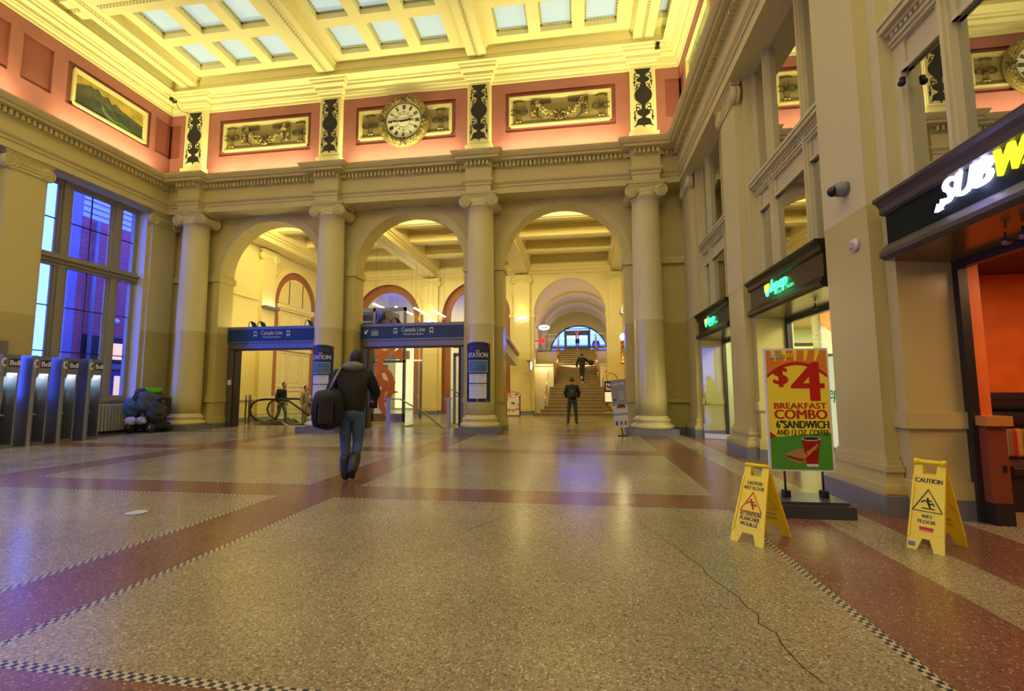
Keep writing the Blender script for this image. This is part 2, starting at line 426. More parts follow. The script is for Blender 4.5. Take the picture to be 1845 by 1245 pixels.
# ------------------------------------------------------------------ floor
def build_floor():
    mb = MB()
    C = .056
    xs_red = [(-13.75,-13.05), (-8.72,-7.98), (-3.6,-2.9), (1.52,2.25), (2.72,3.5)]
    ys_red = [(1.2,1.89), (5.27,5.93), (9.25,9.95), (13.0,13.3), (-2.8,-2.1)]
    chk_x = [(-13.05,-13.05+C), (-8.72-C,-8.72), (-7.98,-7.98+C), (-3.6-C,-3.6), (-2.9,-2.9+C), (1.52-C,1.52)]
    chk_y = [(1.2-C,1.2), (1.89,1.89+C), (5.27-C,5.27), (5.93,5.93+C), (9.25-C,9.25), (9.95,9.95+C)]
    X = sorted(set([-14.6, 3.75, 7.5]+[a for p in xs_red+chk_x for a in p])); Y = sorted(set([-6, 14.3]+[a for p in ys_red+chk_y for a in p]))
    def inn(v, L): return any(a < v < b for a, b in L)
    for i in range(len(X)-1):
        for j in range(len(Y)-1):
            cx, cy = (X[i]+X[i+1])/2, (Y[j]+Y[j+1])/2
            rx, ry, kx, ky = inn(cx, xs_red), inn(cy, ys_red), inn(cx, chk_x), inn(cy, chk_y)
            if cx > 3.5: m = TZ
            elif rx: m = TZR
            elif ry: m = TZR if cx < 2.3 else TZ
            elif kx or (ky and cx < 1.52): m = CHECK
            else: m = TZ
            mb.add([(X[i],Y[j],0),(X[i+1],Y[j],0),(X[i+1],Y[j+1],0),(X[i],Y[j+1],0)], [(0,1,2,3)], m)
    # second hall, with the escalator well and the stair well left open
    F = lambda u, v, d: (u, v, -d)
    mb.grid((-14.6, 3.4), (14.3, 23.2), F, [(-12.0,-8.6,15.75,17.9,2.2,DARKV,DARKV), (-6.15,-4.3,15.2,17.4,2.2,DARKV,CREAM)], TZ)
    mb.box(-14.6, 7.5, -6, 14.3, -.3, -.02, DARKV)
    o = struct(mb.build('floor'))
    cr = MB()
    def crack(pts):
        for (a, b), (c, d) in zip(pts, pts[1:]):
            k = .0035; L = math.hypot(c-a, d-b) or 1; nx, ny = -(d-b)/L*k, (c-a)/L*k
            cr.add([(a-nx,b-ny,.0008),(a+nx,b+ny,.0008),(c+nx,d+ny,.0008),(c-nx,d-ny,.0008)], [(0,1,2,3)], GOLDD)
    for (p, q, n) in (((.35,5.25),(.75,3.95),9), ((.75,3.95),(.92,3.0),8), ((.92,3.0),(1.0,2.3),7), ((-.55,5.25),(-1.05,4.1),8)):
        pts = []
        for i in range(n+1):
            t = i/n; pts.append((p[0]+(q[0]-p[0])*t+random.uniform(-.025,.025)*(0<i<n), p[1]+(q[1]-p[1])*t))
        crack(pts)
    cr.build('floor_crack', o)
build_floor()

# ------------------------------------------------------------------ arcade wall at the back of the hall
def arch_wall(mb, x0, x1, top, centres, hw, zs, ya, yb, m, N=28, base=0.0, soffit=None, plates=(0,1)):
    xs = x0
    for cx in sorted(centres):
        a, b = cx-hw, cx+hw
        for y in (ya, yb):
            mb.add([(xs,y,base),(a,y,base),(a,y,top),(xs,y,top)], [(0,1,2,3)], m)
        pts = [(a, base)]+[(cx-hw*math.cos(PI*i/N), zs+hw*math.sin(PI*i/N)) for i in range(N+1)]+[(b, base)]
        for (u0,w0),(u1,w1) in zip(pts, pts[1:]):
            mb.add([(u0,ya,w0),(u1,ya,w1),(u1,yb,w1),(u0,yb,w0)], [(0,1,2,3)], soffit or m)
            if u1-u0 > 1e-6:
                for y in (ya, yb): mb.add([(u0,y,w0),(u1,y,w1),(u1,y,top),(u0,y,top)], [(0,1,2,3)], m)
        xs = b
    for y in (ya, yb): mb.add([(xs,y,base),(x1,y,base),(x1,y,top),(xs,y,top)], [(0,1,2,3)], m)
    mb.add([(x0,ya,top),(x1,ya,top),(x1,yb,top),(x0,yb,top)], [(0,1,2,3)], m)
def archivolt(mb, cx, hw, wd, zs, y0, y1, m, N=28, prof=None):
    for i in range(N):
        a0, a1 = PI*i/N, PI*(i+1)/N
        P = lambda r, a, y: (cx-r*math.cos(a), y, zs+r*math.sin(a))
        A = [P(hw,a0,y0),P(hw+wd,a0,y0),P(hw+wd,a0,y1),P(hw,a0,y1)]; B = [P(hw,a1,y0),P(hw+wd,a1,y0),P(hw+wd,a1,y1),P(hw,a1,y1)]
        mb.add(A+B, [(0,1,5,4),(1,2,6,5),(2,3,7,6),(3,0,4,7)], m)
HW, ZS = 1.86, 5.17
mb = MB(); arch_wall(mb, -14.6, 3.4, 8.4, BAYX, HW, ZS, 14.25, 14.85, WALLP)
wall_back = struct(mb.build('wall_back'))
for cx in BAYX:
    mb = MB()
    archivolt(mb, cx, HW-.015, .27, ZS, 14.18, 14.3, CREAM)
    for s in (-1, 1):
        a = cx+s*(HW-.015); b = cx+s*(HW+.25)
        mb.box(a, b, 14.18, 14.3, .15, ZS-.2, WALLP)
        mb.box(cx+s*(HW-.06), b+s*.02, 14.12, 14.9, ZS-.19, ZS-.04, CREAM)
        mb.box(cx+s*(HW-.05), b+s*.01, 14.14, 14.88, ZS-.04, ZS+.01, CREAM)
        mb.box(cx+s*(HW-.05), b+s*.02, 14.13, 14.88, .87, 1.01, WALLP)
        mb.box(cx+s*(HW-.05), b+s*.02, 14.13, 14.88, .15, .42, WALLP)
        mb.box(cx+s*(HW-.06), b+s*.03, 14.11, 14.9, 0, .16, GREYB)
    mb.build('arch_surround', wall_back)
mb = MB()
mb.box(1.65, 3.2, 14.15, 14.3, .87, 1.01, WALLP); mb.box(1.65, 3.2, 14.13, 14.3, 0, .16, GREYB); mb.box(1.65, 3.2, 14.12, 14.3, 4.98, 5.18, CREAM)
mb.box(-14.2, -12.55, 14.15, 14.3, .87, 1.01, WALLP); mb.box(-14.2, -12.55, 14.13, 14.3, 0, .16, GREYB); mb.box(-14.2, -12.55, 14.12, 14.3, 4.98, 5.18, CREAM)
mb.build('dado_rail', wall_back)

# ------------------------------------------------------------------ entablatures and frieze
def room_path(xr, xl, yb, half, proj, yf=YF):
    p = [(xr, yf), (xr, yb)]
    for c in CX: p += [(c+half, yb), (c+half, yb-proj), (c-half, yb-proj), (c-half, yb)]
    return p+[(xl, yb), (xl, yf)]
EP = room_path(2.92, -13.80, 13.57, .38, .24)
prof = [(0,7.21),(0,7.40),(.03,7.41),(.03,7.47),(.09,7.53),(.10,7.59),(.02,7.60),(.02,7.95),(.05,7.98),(.05,8.12),(.17,8.13),(.28,8.14),(.28,8.20),(.33,8.22),(.38,8.30),(.40,8.36),(0,8.38)]
mb = MB().sweep(EP, prof, TRIMC)
mb.box(-13.8, 2.92, 13.57, 14.26, 7.21, 7.25, TRIMC)
for c in CX: mb.box(c-.38, c+.38, 13.33, 13.58, 7.21, 7.25, TRIMC); mb.box(c-.38, c+.38, 13.33, 13.58, 8.34, 8.38, TRIMC)
mb.box(2.92, 3.45, YF, 14.26, 7.21, 7.25, TRIMC); mb.box(-14.45, -13.8, YF, 14.26, 7.21, 7.25, TRIMC)
mb.box(2.92, 3.45, YF, 14.26, 8.34, 8.38, TRIMC); mb.box(-14.45, -13.8, YF, 14.26, 8.34, 8.38, TRIMC); mb.box(-13.8, 2.92, 13.57, 14.26, 8.34, 8.38, TRIMC)
def dentils(mb, path, o0, o1, z0, z1, step, wd, m, closed=True):
    n = len(path)
    for i in range(n if closed else n-1):
        a, b = Vector(path[i]), Vector(path[(i+1)%n]); L = (b-a).length; d = (b-a).normalized(); nn = Vector((-d.y, d.x))
        if L < .2 or b.y < -1 and a.y < -1: continue
        k = max(1, int(L/step)); off = (L-(k-1)*step-wd)/2
        for j in range(k):
            p = a+d*(off+j*step); q = p+d*wd
            c = [p+nn*o0, q+nn*o0, q+nn*o1, p+nn*o1]
            mb.add([(v.x,v.y,z0) for v in c]+[(v.x,v.y,z1) for v in c], [(0,1,2,3),(4,5,6,7),(0,1,5,4),(1,2,6,5),(2,3,7,6),(3,0,4,7)], m)
dentils(mb, EP, .04, .165, 7.985, 8.115, .125, .07, TRIMC)
struct(mb.build('trim_1'))

# pink frieze: back wall, side walls, front wall
FZ0, FZ1 = 8.3, 10.80
FXR, FXL = 3.02, -13.90
def frieze(F, u0, u1, recs, name):
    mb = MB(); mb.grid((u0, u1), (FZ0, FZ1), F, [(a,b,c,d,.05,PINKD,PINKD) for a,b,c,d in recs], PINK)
    return struct(mb.build(name))
zr0, zr1 = 9.15, 10.43
frieze(lambda u,v,d: (u, YB+d, v), FXL-.1, FXR+.1, [(c-1.66,c+1.68,zr0,zr1) for c in (-.505,-5.435,-10.365)]+[(2.62,3.02,9.22,10.40),(-13.90,-13.55,9.22,10.40)], 'wall_frieze_back')
sides = []
for k in range(4):
    yc = 11.55-3.85*k
    sides.append((yc-1.28, yc+1.25, zr0+.03, zr1-.02)); sides.append((yc-2.33, yc-1.63, 9.17, 10.39))
sides.append((13.0, 13.6, 9.2, 10.39))
frieze(lambda u,v,d: (FXL-d, u, v), -6, 13.6, sides, 'wall_frieze_left')
frieze(lambda u,v,d: (FXR+d, u, v), -6, 13.6, sides, 'wall_frieze_right')
frieze(lambda u,v,d: (u, YF-d, v), FXL, FXR, [(c-1.66,c+1.68,zr0,zr1) for c in (-.505,-5.435,-10.365)], 'wall_frieze_front')

# upper cornice
UP = room_path(FXR, FXL, YB, .36, .2)
prof = [(-.1,10.74),(.03,10.76),(.03,10.84),(.07,10.88),(.08,10.93),(.11,10.94),(.11,11.04),(.17,11.08),(.20,11.11),(.20,11.17),(.24,11.20),(.25,11.25),(.30,11.27)]
mb = MB().sweep(UP, prof, CEILC); struct(mb.build('trim_2'))

# ------------------------------------------------------------------ ceiling
mb = MB()
IX0, IX1, IY1 = FXL+.42, FXR-.42, 13.15
# soffit and cove face round the edge
IP = [(IX1, YF+.4), (IX1, IY1), (IX0, IY1), (IX0, YF+.4)]
mb.sweep([(FXR+.1, YF-.1), (FXR+.1, YB+.1), (FXL-.1, YB+.1), (FXL-.1, YF-.1)], [(0, 11.27), (.62, 11.27)], CEILC)
mb.sweep(IP, [(0, 11.27), (0, 11.32), (-.03, 11.33), (-.03, 11.46), (0, 11.47), (0, 11.72)], CEILC)
holes = []; lips = []
CB = [9.83-3.85*k for k in range(5)]
for k in range(5):
    yt = 12.78-3.85*k
    for bc in CX[1:]:
        for a, b in ((.68,1.63),(1.98,2.89),(3.25,4.16)):
            for y0, y1 in ((yt-1.06, yt), (yt-2.42, yt-1.38)):
                if y0 > YF+.5: holes.append((bc+a, bc+b, y0, y1, .23, SKYL, CEILC))
    for a, b in ((2.33, 2.60), (-13.46, -13.2)):
        if yt-2.42 > YF+.5: holes.append((a, b, yt-2.42, yt, .23, SKYL, CEILC))
F = lambda u,v,d: (u, v, 11.70+d)
mb.grid((IX0, IX1), (YF+.4, IY1), F, holes, CEILC)
for h in holes:      # small beaded step at the head of each coffer
    u0,u1,v0,v1 = h[:4]; t = .05
    for (a,b,c,d) in ((u0,u1,v0,v0+t),(u0,u1,v1-t,v1),(u0,u0+t,v0,v1),(u1-t,u1,v0,v1)):
        mb.box(a,b,c,d,11.87,11.90, KEYM)
ceiling = struct(mb.build('ceiling'))
for c in CX:
    mb = MB(); mb.box(c-.29, c+.29, YF+.4, IY1, 11.42, 11.75, CEILC); mb.box(c-.35, c+.35, YF+.4, IY1, 11.62, 11.7, CEILC)
    mb.box(c-.05, c+.05, YF+.4, IY1-.03, 11.405, 11.42, KEYM)
    mb.box(c-.07, c-.05, YF+.4, IY1-.03, 11.395, 11.42, CEILC); mb.box(c+.05, c+.07, YF+.4, IY1-.03, 11.395, 11.42, CEILC)
    mb.build('ceiling_beam', ceiling)
for c in CB:
    for i in range(5):
        a = (IX0, CX[3]+.3, CX[2]+.3, CX[1]+.3, CX[0]+.3)[i]; b = (CX[3]-.3, CX[2]-.3, CX[1]-.3, CX[0]-.3, IX1)[i]
        mb = MB(); mb.box(a, b, c-.3, c+.3, 11.42, 11.75, CEILC); mb.box(a, b, c-.36, c+.36, 11.62, 11.7, CEILC)
        mb.box(a, b, c-.05, c+.05, 11.405, 11.42, KEYM)
        mb.build('cross_beam', ceiling)
# roof slab and closing shell
mb = MB(); mb.box(-14.8, 7.6, -6.2, 14.3, 12.3, 12.5, DARKV); struct(mb.build('ceiling_roof'))
mb = MB(); mb.box(-14.6, 3.4, YF-.35, YF-.05, 0, 12.4, CREAM)
mb.box(-14.6, 3.4, YF-.05, YF-.02, 7.2, 8.4, CREAM); struct(mb.build('wall_front'))

# ------------------------------------------------------------------ side walls
def bay(P): return (P-3.85+.60, P-.60)        # opening between two pilasters, toward the camera from axis P
RB = [bay(p) for p in PY[:4]] + [(PY[4]-3.25, PY[4]-.6)]
mb = MB()
mb.grid((-6, 14.3), (-.06, 8.4), lambda u,v,d: (3.172+d, u, v), [(a,b,-.06,7.32,.58,None,WALLP) for a,b in RB], WALLP)
wall_right = struct(mb.build('wall_right')); mb = MB()
for a, b in RB:      # dado band and base carried into the reveals
    for y0, y1 in ((a-.02, a+.03), (b-.03, b+.02)):
        mb.box(3.14, 3.70, y0, y1, .86, 1.02, WALLP); mb.box(3.13, 3.70, y0, y1, .18, .36, WALLP); mb.box(3.12, 3.70, y0, y1, 0, .19, GREYB)
    for y0, y1 in ((a-.25, a+.02), (b-.02, b+.25)):
        mb.box(3.14, 3.2, y0, y1, .86, 1.02, WALLP); mb.box(3.13, 3.2, y0, y1, .18, .36, WALLP); mb.box(3.12, 3.2, y0, y1, 0, .19, GREYB)
struct(mb.build('baseboard_right'))
REVW = mat('white_reveal_paint', (.66,.70,.72), .5)
LB = [(10.15, 13.08)]+[(p-3.3, p-.55) for p in PY[1:]]
mb = MB()
mb.grid((-6, 14.3), (0, 8.4), lambda u,v,d: (-14.052-d, u, v), [(a,b,1.02,7.2,.38,None,REVW) for a,b in LB], WALLP)
wall_left = struct(mb.build('wall_left'))
mb = MB(); mb.box(-14.048, -14.0, -6, 14.2, 0, .19, GREYB); mb.box(-14.048, -14.01, -6, 14.2, .92, 1.0, WALLP); struct(mb.build('baseboard_left'))
# outer skin closing the left wall above and below the windows
mb = MB(); mb.grid((-6.2, 14.9), (-.3, 12.5), lambda u,v,d: (-14.55-d, u, v), [(a,b,1.0,7.22,.1,None,None) for a,b in LB], BRICKM)
struct(mb.build('wall_left_outer'))

# ------------------------------------------------------------------ ionic capital, columns and pilasters (local: front faces -y)
def capital(parent, hw, D, front, z1=7.21, sc=1.0):
    mb = MB()
    mb.box(-hw-.13, hw+.13, -D-.05, D+.05, z1-.05, z1, TRIMC); mb.box(-hw-.10, hw+.10, -D-.02, D+.02, z1-.09, z1-.05, TRIMC)
    mb.box(-hw+.02, hw-.02, -D+.01, D-.01, z1-.24, z1-.09, TRIMC)
    mb.box(-hw+.05, hw-.05, -D-.01, -D+.02, z1-.12, z1-.09, TRIMC)
    n = 7
    for i in range(n):
        x = -hw*.62+2*hw*.62*i/(n-1); mb.ball((x, -D-.005, z1-.22), .035, .03, .05, TRIMC, 8, 6)
    mb.box(-hw*.72, hw*.72, -D+.0, D, z1-.32, z1-.24, TRIMC)
    cap = mb.build('capital', parent, local=True)
    for s in (-1, 1):
        v = MB()
        c = (s*hw, 0, z1-.27); r = .185
        v.lathe([(r*.35,-D-.02),(r*.95,-D-.02),(r,-D),(r,-D+.05),(r*.8,-D*.45),(r*.66,0),(r*.8,D*.45),(r,D-.05),(r,D),(r*.9,D+.02)], c, 20, TRIMC, 'y')
        path = []
        for i in range(40):
            t = i/39; a = s*(-PI/2)+s*t*2.3*2*PI; rr = r*(.93-.78*t)
            path.append((c[0]+rr*math.cos(a+PI/2*s*0), -D-.025, c[2]-rr*math.sin(a)))
        v.tube(path, .018, TRIMC, 6); v.ball((c[0], -D-.02, c[2]), .035, .03, .035, TRIMC, 10, 6)
        v.build('volute', cap, local=True)
    return cap
def base_prof(r):
    return [(r+.155,.17),(r+.175,.20),(r+.175,.245),(r+.15,.28),(r+.10,.29),(r+.085,.31),(r+.075,.36),(r+.10,.385),(r+.105,.41),(r+.09,.44),(r+.04,.45),(r+.035,.47),(r+.0,.53)]
def column():
    t = thing('column', '', 'column', (0,0,0))
    mb = MB(); mb.box(-.62,.62,-.62,.5,0,.17,GREYB); mb.build('plinth', t, local=True)
    mb = MB(); mb.lathe(base_prof(.425), (0,0,0), 40, COLP_LIT); mb.build('base', t, local=True)
    mb = MB(); pr = []
    for i in range(15):
        q = i/14; z = .52+(6.78-.52)*q; pr.append((.43-.045*q**1.6, z))
    pr += [(.41,6.79),(.42,6.82),(.41,6.85),(.385,6.86),(.40,6.90),(.45,6.98)]
    mb.lathe(pr, (0,0,0), 48, COLP_LIT); mb.build('shaft', t, local=True)
    capital(t, .42, .36, True)
    return t
col0 = column()
CLAB = ['round cream column at the right end of the arcade, beside the tilted grey menu sign',
        'round cream column wearing the full STATION poster, left of the stairway arch',
        'round cream column half hidden behind the walking person, STATION poster on its left side',
        'round cream column at the far left of the arcade, beside the loaded mobility scooter']
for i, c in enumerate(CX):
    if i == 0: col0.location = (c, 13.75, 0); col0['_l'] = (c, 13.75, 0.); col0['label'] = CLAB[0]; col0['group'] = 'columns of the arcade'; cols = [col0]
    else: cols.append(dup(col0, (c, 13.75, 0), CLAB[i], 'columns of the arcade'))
def pilaster(w_, d):
    t = thing('pilaster', '', 'pilaster', (0,0,0)); h = w_/2
    mb = MB(); mb.box(-h-.16, h+.16, -d-.12, 0, 0, .2, GREYB); mb.build('plinth', t, local=True)
    mb = MB()
    for e, z0, z1 in ((.14,.2,.30),(.15,.22,.28),(.09,.30,.36),(.06,.36,.42),(.08,.42,.48),(.04,.48,.53),(.02,.53,.57)):
        mb.rbox(-h-e, h+e, -d-e*.8, 0, z0, z1, .02, WALLP)
    mb.build('base', t, local=True)
    mb = MB(); mb.box(-h, h, -d, 0, .5, 6.80, WALLP); mb.box(-h-.03, h+.03, -d-.03, 0, 6.80, 6.86, TRIMC); mb.box(-h+.01, h-.01, -d, 0, 6.86, 7.0, TRIMC)
    mb.build('shaft', t, local=True)
    cp = capital(t, h-.01, .05, True); cp.location = (0, -d+.02, 0)
    return t
pil = pilaster(.87, .13)
PLAB = ['tall flat cream pilaster between the storefront with two green bowl logos and the corner column',
        'tall flat cream pilaster between the two storefronts with green lit bowl signs',
        'large near cream pilaster with dome camera and strobe, behind the yellow combo poster']
for i in range(3):
    if i == 0: pil.location = (3.17, PY[0], 0); pil.rotation_euler = (0,0,-PI/2); pil['_l'] = (3.17, PY[0], 0.); pil['_r'] = -PI/2; pil['label'] = PLAB[0]; pil['group'] = 'pilasters on the storefront wall'
    else: dup(pil, (3.17, PY[i], 0), PLAB[i], 'pilasters on the storefront wall')
dup(pil, (-14.05, 9.6, 0), 'flat cream pilaster left of the tall window, above the row of pay phones', 'pilasters on the window wall', PI/2)
dup(pil, (-14.05, 13.6, 0), 'flat cream pilaster in the left corner, behind the loaded mobility scooter', 'pilasters on the window wall', PI/2)

# ------------------------------------------------------------------ windows of the left wall
def left_window(n, y0, y1, full=True):
    t = bpy.data.objects.new('window_%d' % n, None); COL.objects.link(t); t['kind'] = 'structure'; t['_l'] = (0,0,0); t['_r'] = 0.0
    x = -14.42; mb = MB()
    w_ = (y1-y0)
    m1, m2 = y0+.72*w_/2.93, y1-.72*w_/2.93
    def bar(a, b, z0, z1, d=.06): mb.box(x-d, x+d, a, b, z0, z1, GREYP)
    bar(y0, y0+.14, 1.02, 7.2); bar(y1-.14, y1, 1.02, 7.2); bar(y0, y1, 7.05, 7.2); bar(y0, y1, 1.02, 1.12); 
    for m in (m1, m2): bar(m-.16, m+.16, 1.02, 7.2, .05); bar(m-.09, m+.09, 1.02, 7.2, .1); bar(m-.2, m+.2, 1.02, 7.1, .02)
    mb.build('window_frame', t)
    mb = MB(); mb.box(x-.05, x+.1, y0, y1, 4.72, 4.8, GREYP); mb.box(x-.05, x+.16, y0, y1, 4.8, 4.9, GREYP); mb.box(x-.05, x+.24, y0, y1, 4.9, 4.96, GREYP); mb.box(x-.05, x+.12, y0, y1, 4.96, 5.06, GREYP)
    mb.build('transom', t)
    mb = MB()
    for z in (2.35, 3.6, 6.05): mb.box(x-.012, x+.012, y0+.1, y1-.1, z-.014, z+.014, BRONZE)
    mb.box(x-.012, x+.012, (y0+y1)/2-.014, (y0+y1)/2+.014, 1.1, 7.1, BRONZE)
    mb.build('glazing_bar', t)
    mb = MB(); mb.box(x-.12, -13.98, y0-.02, y1+.02, .97, 1.03, GREYP); mb.build('window_sill', t)
    mb = MB(); mb.add([(x-.03,y0,1.1),(x-.03,y1,1.1),(x-.03,y1,7.1),(x-.03,y0,7.1)], [(0,1,2,3)], GLASSW); mb.build('pane', t)
for i, (a, b) in enumerate(LB[:4]):
    left_window(i+1, a, b)
    area('window_portal', (-14.5, (a+b)/2, 4.1), (1,0,0), 6.1, b-a, 1, (1,1,1), portal=True)

# ------------------------------------------------------------------ right wall: upper windows, fascias, shopfronts
def right_window(n, y0, y1):
    t = bpy.data.objects.new('window_%d' % n, None); COL.objects.link(t); t['kind'] = 'structure'; t['_l'] = (0,0,0); t['_r'] = 0.0
    x = 3.34; c = (y0+y1)/2; mb = MB()
    def bar(a, b, z0, z1, d=.03, m=CREAM): mb.box(x-d, x+.05, a, b, z0, z1, m)
    bar(y0, y0+.09, 3.0, 7.32); bar(y1-.09, y1, 3.0, 7.32); bar(y0, y1, 7.24, 7.32)
    for m in (c-.62, c+.62): bar(m-.045, m+.045, 3.0, 7.3, .05); bar(m-.018, m+.018, 3.0, 7.3, .08)
    mb.build('window_frame', t)
    mb = MB()
    for z0, z1, o in ((4.80,4.84,.05),(4.84,4.88,.07),(4.93,4.97,.10),(4.97,5.03,.15),(5.03,5.08,.17),(5.08,5.11,.08)): mb.box(x-o, x+.05, y0, y1, z0, z1, CREAM)
    mb.box(x-.05, x+.05, y0, y1, 4.86, 4.94, CREAM)
    k = int((y1-y0)/.07)
    for i in range(k): mb.box(x-.085, x, y0+.02+i*.07, y0+.055+i*.07, 4.885, 4.93, CREAM)
    mb.build('window_sill', t)
    for a, b in ((y0+.09, c-.665), (c-.575, c+.575), (c+.665, y1-.09)):
        mb = MB(); mb.box(x, x+.04, a, b, 4.49, 4.84, CREAM)
        for (p,q,r,s) in ((a,b,4.49,4.54),(a,b,4.79,4.84),(a,a+.07,4.49,4.84),(b-.07,b,4.49,4.84)): mb.box(x-.025, x+.01, p, q, r, s, CREAM)
        mb.build('transom_panel', t)
    mb = MB()
    for z0, z1 in ((3.0,4.52),(5.05,7.28)): mb.add([(x+.02,y0,z0),(x+.02,y1,z0),(x+.02,y1,z1),(x+.02,y0,z1)], [(0,1,2,3)], GLASSD)
    mb.build('pane', t)
for i, (a, b) in enumerate(RB[:4]): right_window(5+i, a, b)
# unlit rooms behind the upper windows and the shells of the shops
mb = MB()
mb.box(3.42, 7.4, -6, 14.3, 3.12, 3.2, DARKV); mb.box(7.3, 7.5, -6, 14.3, 0, 12.4, DARKV); mb.box(3.4, 7.5, 14.26, 14.32, 0, 12.4, DARKV); mb.box(3.4, 7.5, -6.2, -6, 0, 12.4, DARKV)
struct(mb.build('wall_upper_rooms'))

SOFM = mat('glossy_bronze_soffit', (.22,.15,.07), .22, metal=.5)
def fascia(y0, y1, body, trim, name, label, group=None):
    t = thing(name, label, 'sign', (3.2, (y0+y1)/2, 2.5), 0, group)
    mb = MB(); P = [(3.0,3.17),(3.0,3.14),(3.03,3.12),(3.06,3.08),(3.06,3.02),(3.09,3.0)]
    F = lambda u,v,d: (u, d, v)
    mb.prism([(3.33,3.17)]+P+[(3.33,3.0)], F, y0, y1, trim); mb.build('cornice', t)
    mb = MB(); mb.prism([(3.33,3.01),(3.10,3.01),(3.10,2.69),(3.33,2.69)], F, y0+.03, y1-.03, body); mb.build('signboard', t)
    mb = MB(); mb.prism([(3.68,2.70),(3.10,2.70),(3.07,2.67),(3.03,2.61),(3.03,2.57),(3.08,2.54),(3.68,2.50)], F, y0, y1, trim); mb.box(3.1, 3.67, y0+.02, y1-.02, 2.50, 2.505, SOFM) if False else None; mb.add([(3.08,y0,2.538),(3.68,y0,2.498),(3.68,y1,2.498),(3.08,y1,2.538)], [(0,1,2,3)], SOFM); mb.build('soffit', t)
    return t
def shopfront(n, y0, y1, door=None):
    t = bpy.data.objects.new('door_%d' % n, None); COL.objects.link(t); t['kind'] = 'structure'; t['_l'] = (0,0,0); t['_r'] = 0.0
    mb = MB(); x = 3.70
    for a, b in ((y0, y0+.07), (y1-.07, y1)): mb.box(x-.03, x+.05, a, b, 0, 2.5, BRONZE)
    mb.box(x-.03, x+.05, y0, y1, 2.42, 2.5, BRONZE); mb.build('door_frame', t)
    return t

# ------------------------------------------------------------------ shop interiors
def lit(col, e, name='lit_panel'): return mat(name, col, .5, emit=col, estr=e)
RWALL = lambda y, z, x=3.10: frame_map((x, y, z), (0,-1,0), (0,0,1))       # faces the hall (-x); u runs toward the camera
# sandwich shop (near)
SUBGREY = mat('fascia_grey_bronze', (.06,.048,.042), .45)
f = fascia(RB[2][0], RB[2][1], DKGRN, SUBGREY, 'shop_fascia', 'dark green storefront fascia with glowing white and yellow SUBWAY letters', 'shop fascias')
Fm = RWALL(RB[2][1], 2.735)
WLET = mat('lit_white_letters', (1,1,1), .4, emit=(.62,.62,1.0), estr=3.2); YLET = mat('lit_yellow_letters', (1,.9,0), .4, emit=(.95,.95,.03), estr=1.4)
mb = MB()
text(mb, Fm, 'SUB', .80, .065, .51, .20, WLET, d=.012, bold=.016, shear=.30, thick=.03)
# arrow tail of the S
poly_pts = [(.73,.03),(.80,.035),(.79,.05),(.86,.085),(.85,.11),(.775,.075),(.765,.095)]
mb.prism(poly_pts, lambda u,v,d: Fm(u,v,d), .012, .042, WLET)
mb.build('white_lettering', f)
mb = MB(); text(mb, Fm, 'WAY', 1.345, .065, .58, .20, YLET, d=.012, bold=.016, shear=.30, thick=.03)
mb.prism([(1.96,.30),(2.02,.27),(1.96,.24),(1.97,.26),(1.88,.26),(1.88,.28),(1.97,.28)], lambda u,v,d: Fm(u,v,d), .012, .042, YLET)
mb.build('yellow_lettering', f)
for u in (.95, 1.1, 1.35):
    mb = MB(); mb.lathe([(.03,2.40),(.03,2.44),(.008,2.44),(.008,2.5)], (3.40, RB[2][1]-u, 0), 10, STEELD); mb.build('sprinkler', f)
point('shop_sign_glow', (2.98, RB[2][1]-1.1, 2.75), 1.2, (.3,.25,1), .1)
area('shop_light_orange', (5.0, 4.2, 2.55), (0,0,-1), 1.2, 1.2, 55, (1,.55,.28))
shopfront(1, *RB[2])
mb = MB(); mb.box(3.78, 7.2, 6.28, 6.34, 0, 2.9, ORANGE); mb.box(7.1, 7.2, 1.4, 6.4, 0, 2.9, ORANGE); mb.box(3.75, 7.2, 1.3, 6.4, 2.6, 2.7, mat('dark_shop_ceiling', (.10,.02,.01), .6))
mb.box(3.75, 3.80, 5.18, 6.3, 0, 2.9, ORANGE); mb.box(3.72, 3.86, 5.10, 5.18, 0, 2.6, ORANGE)

struct(mb.build('wall_shop_orange'))
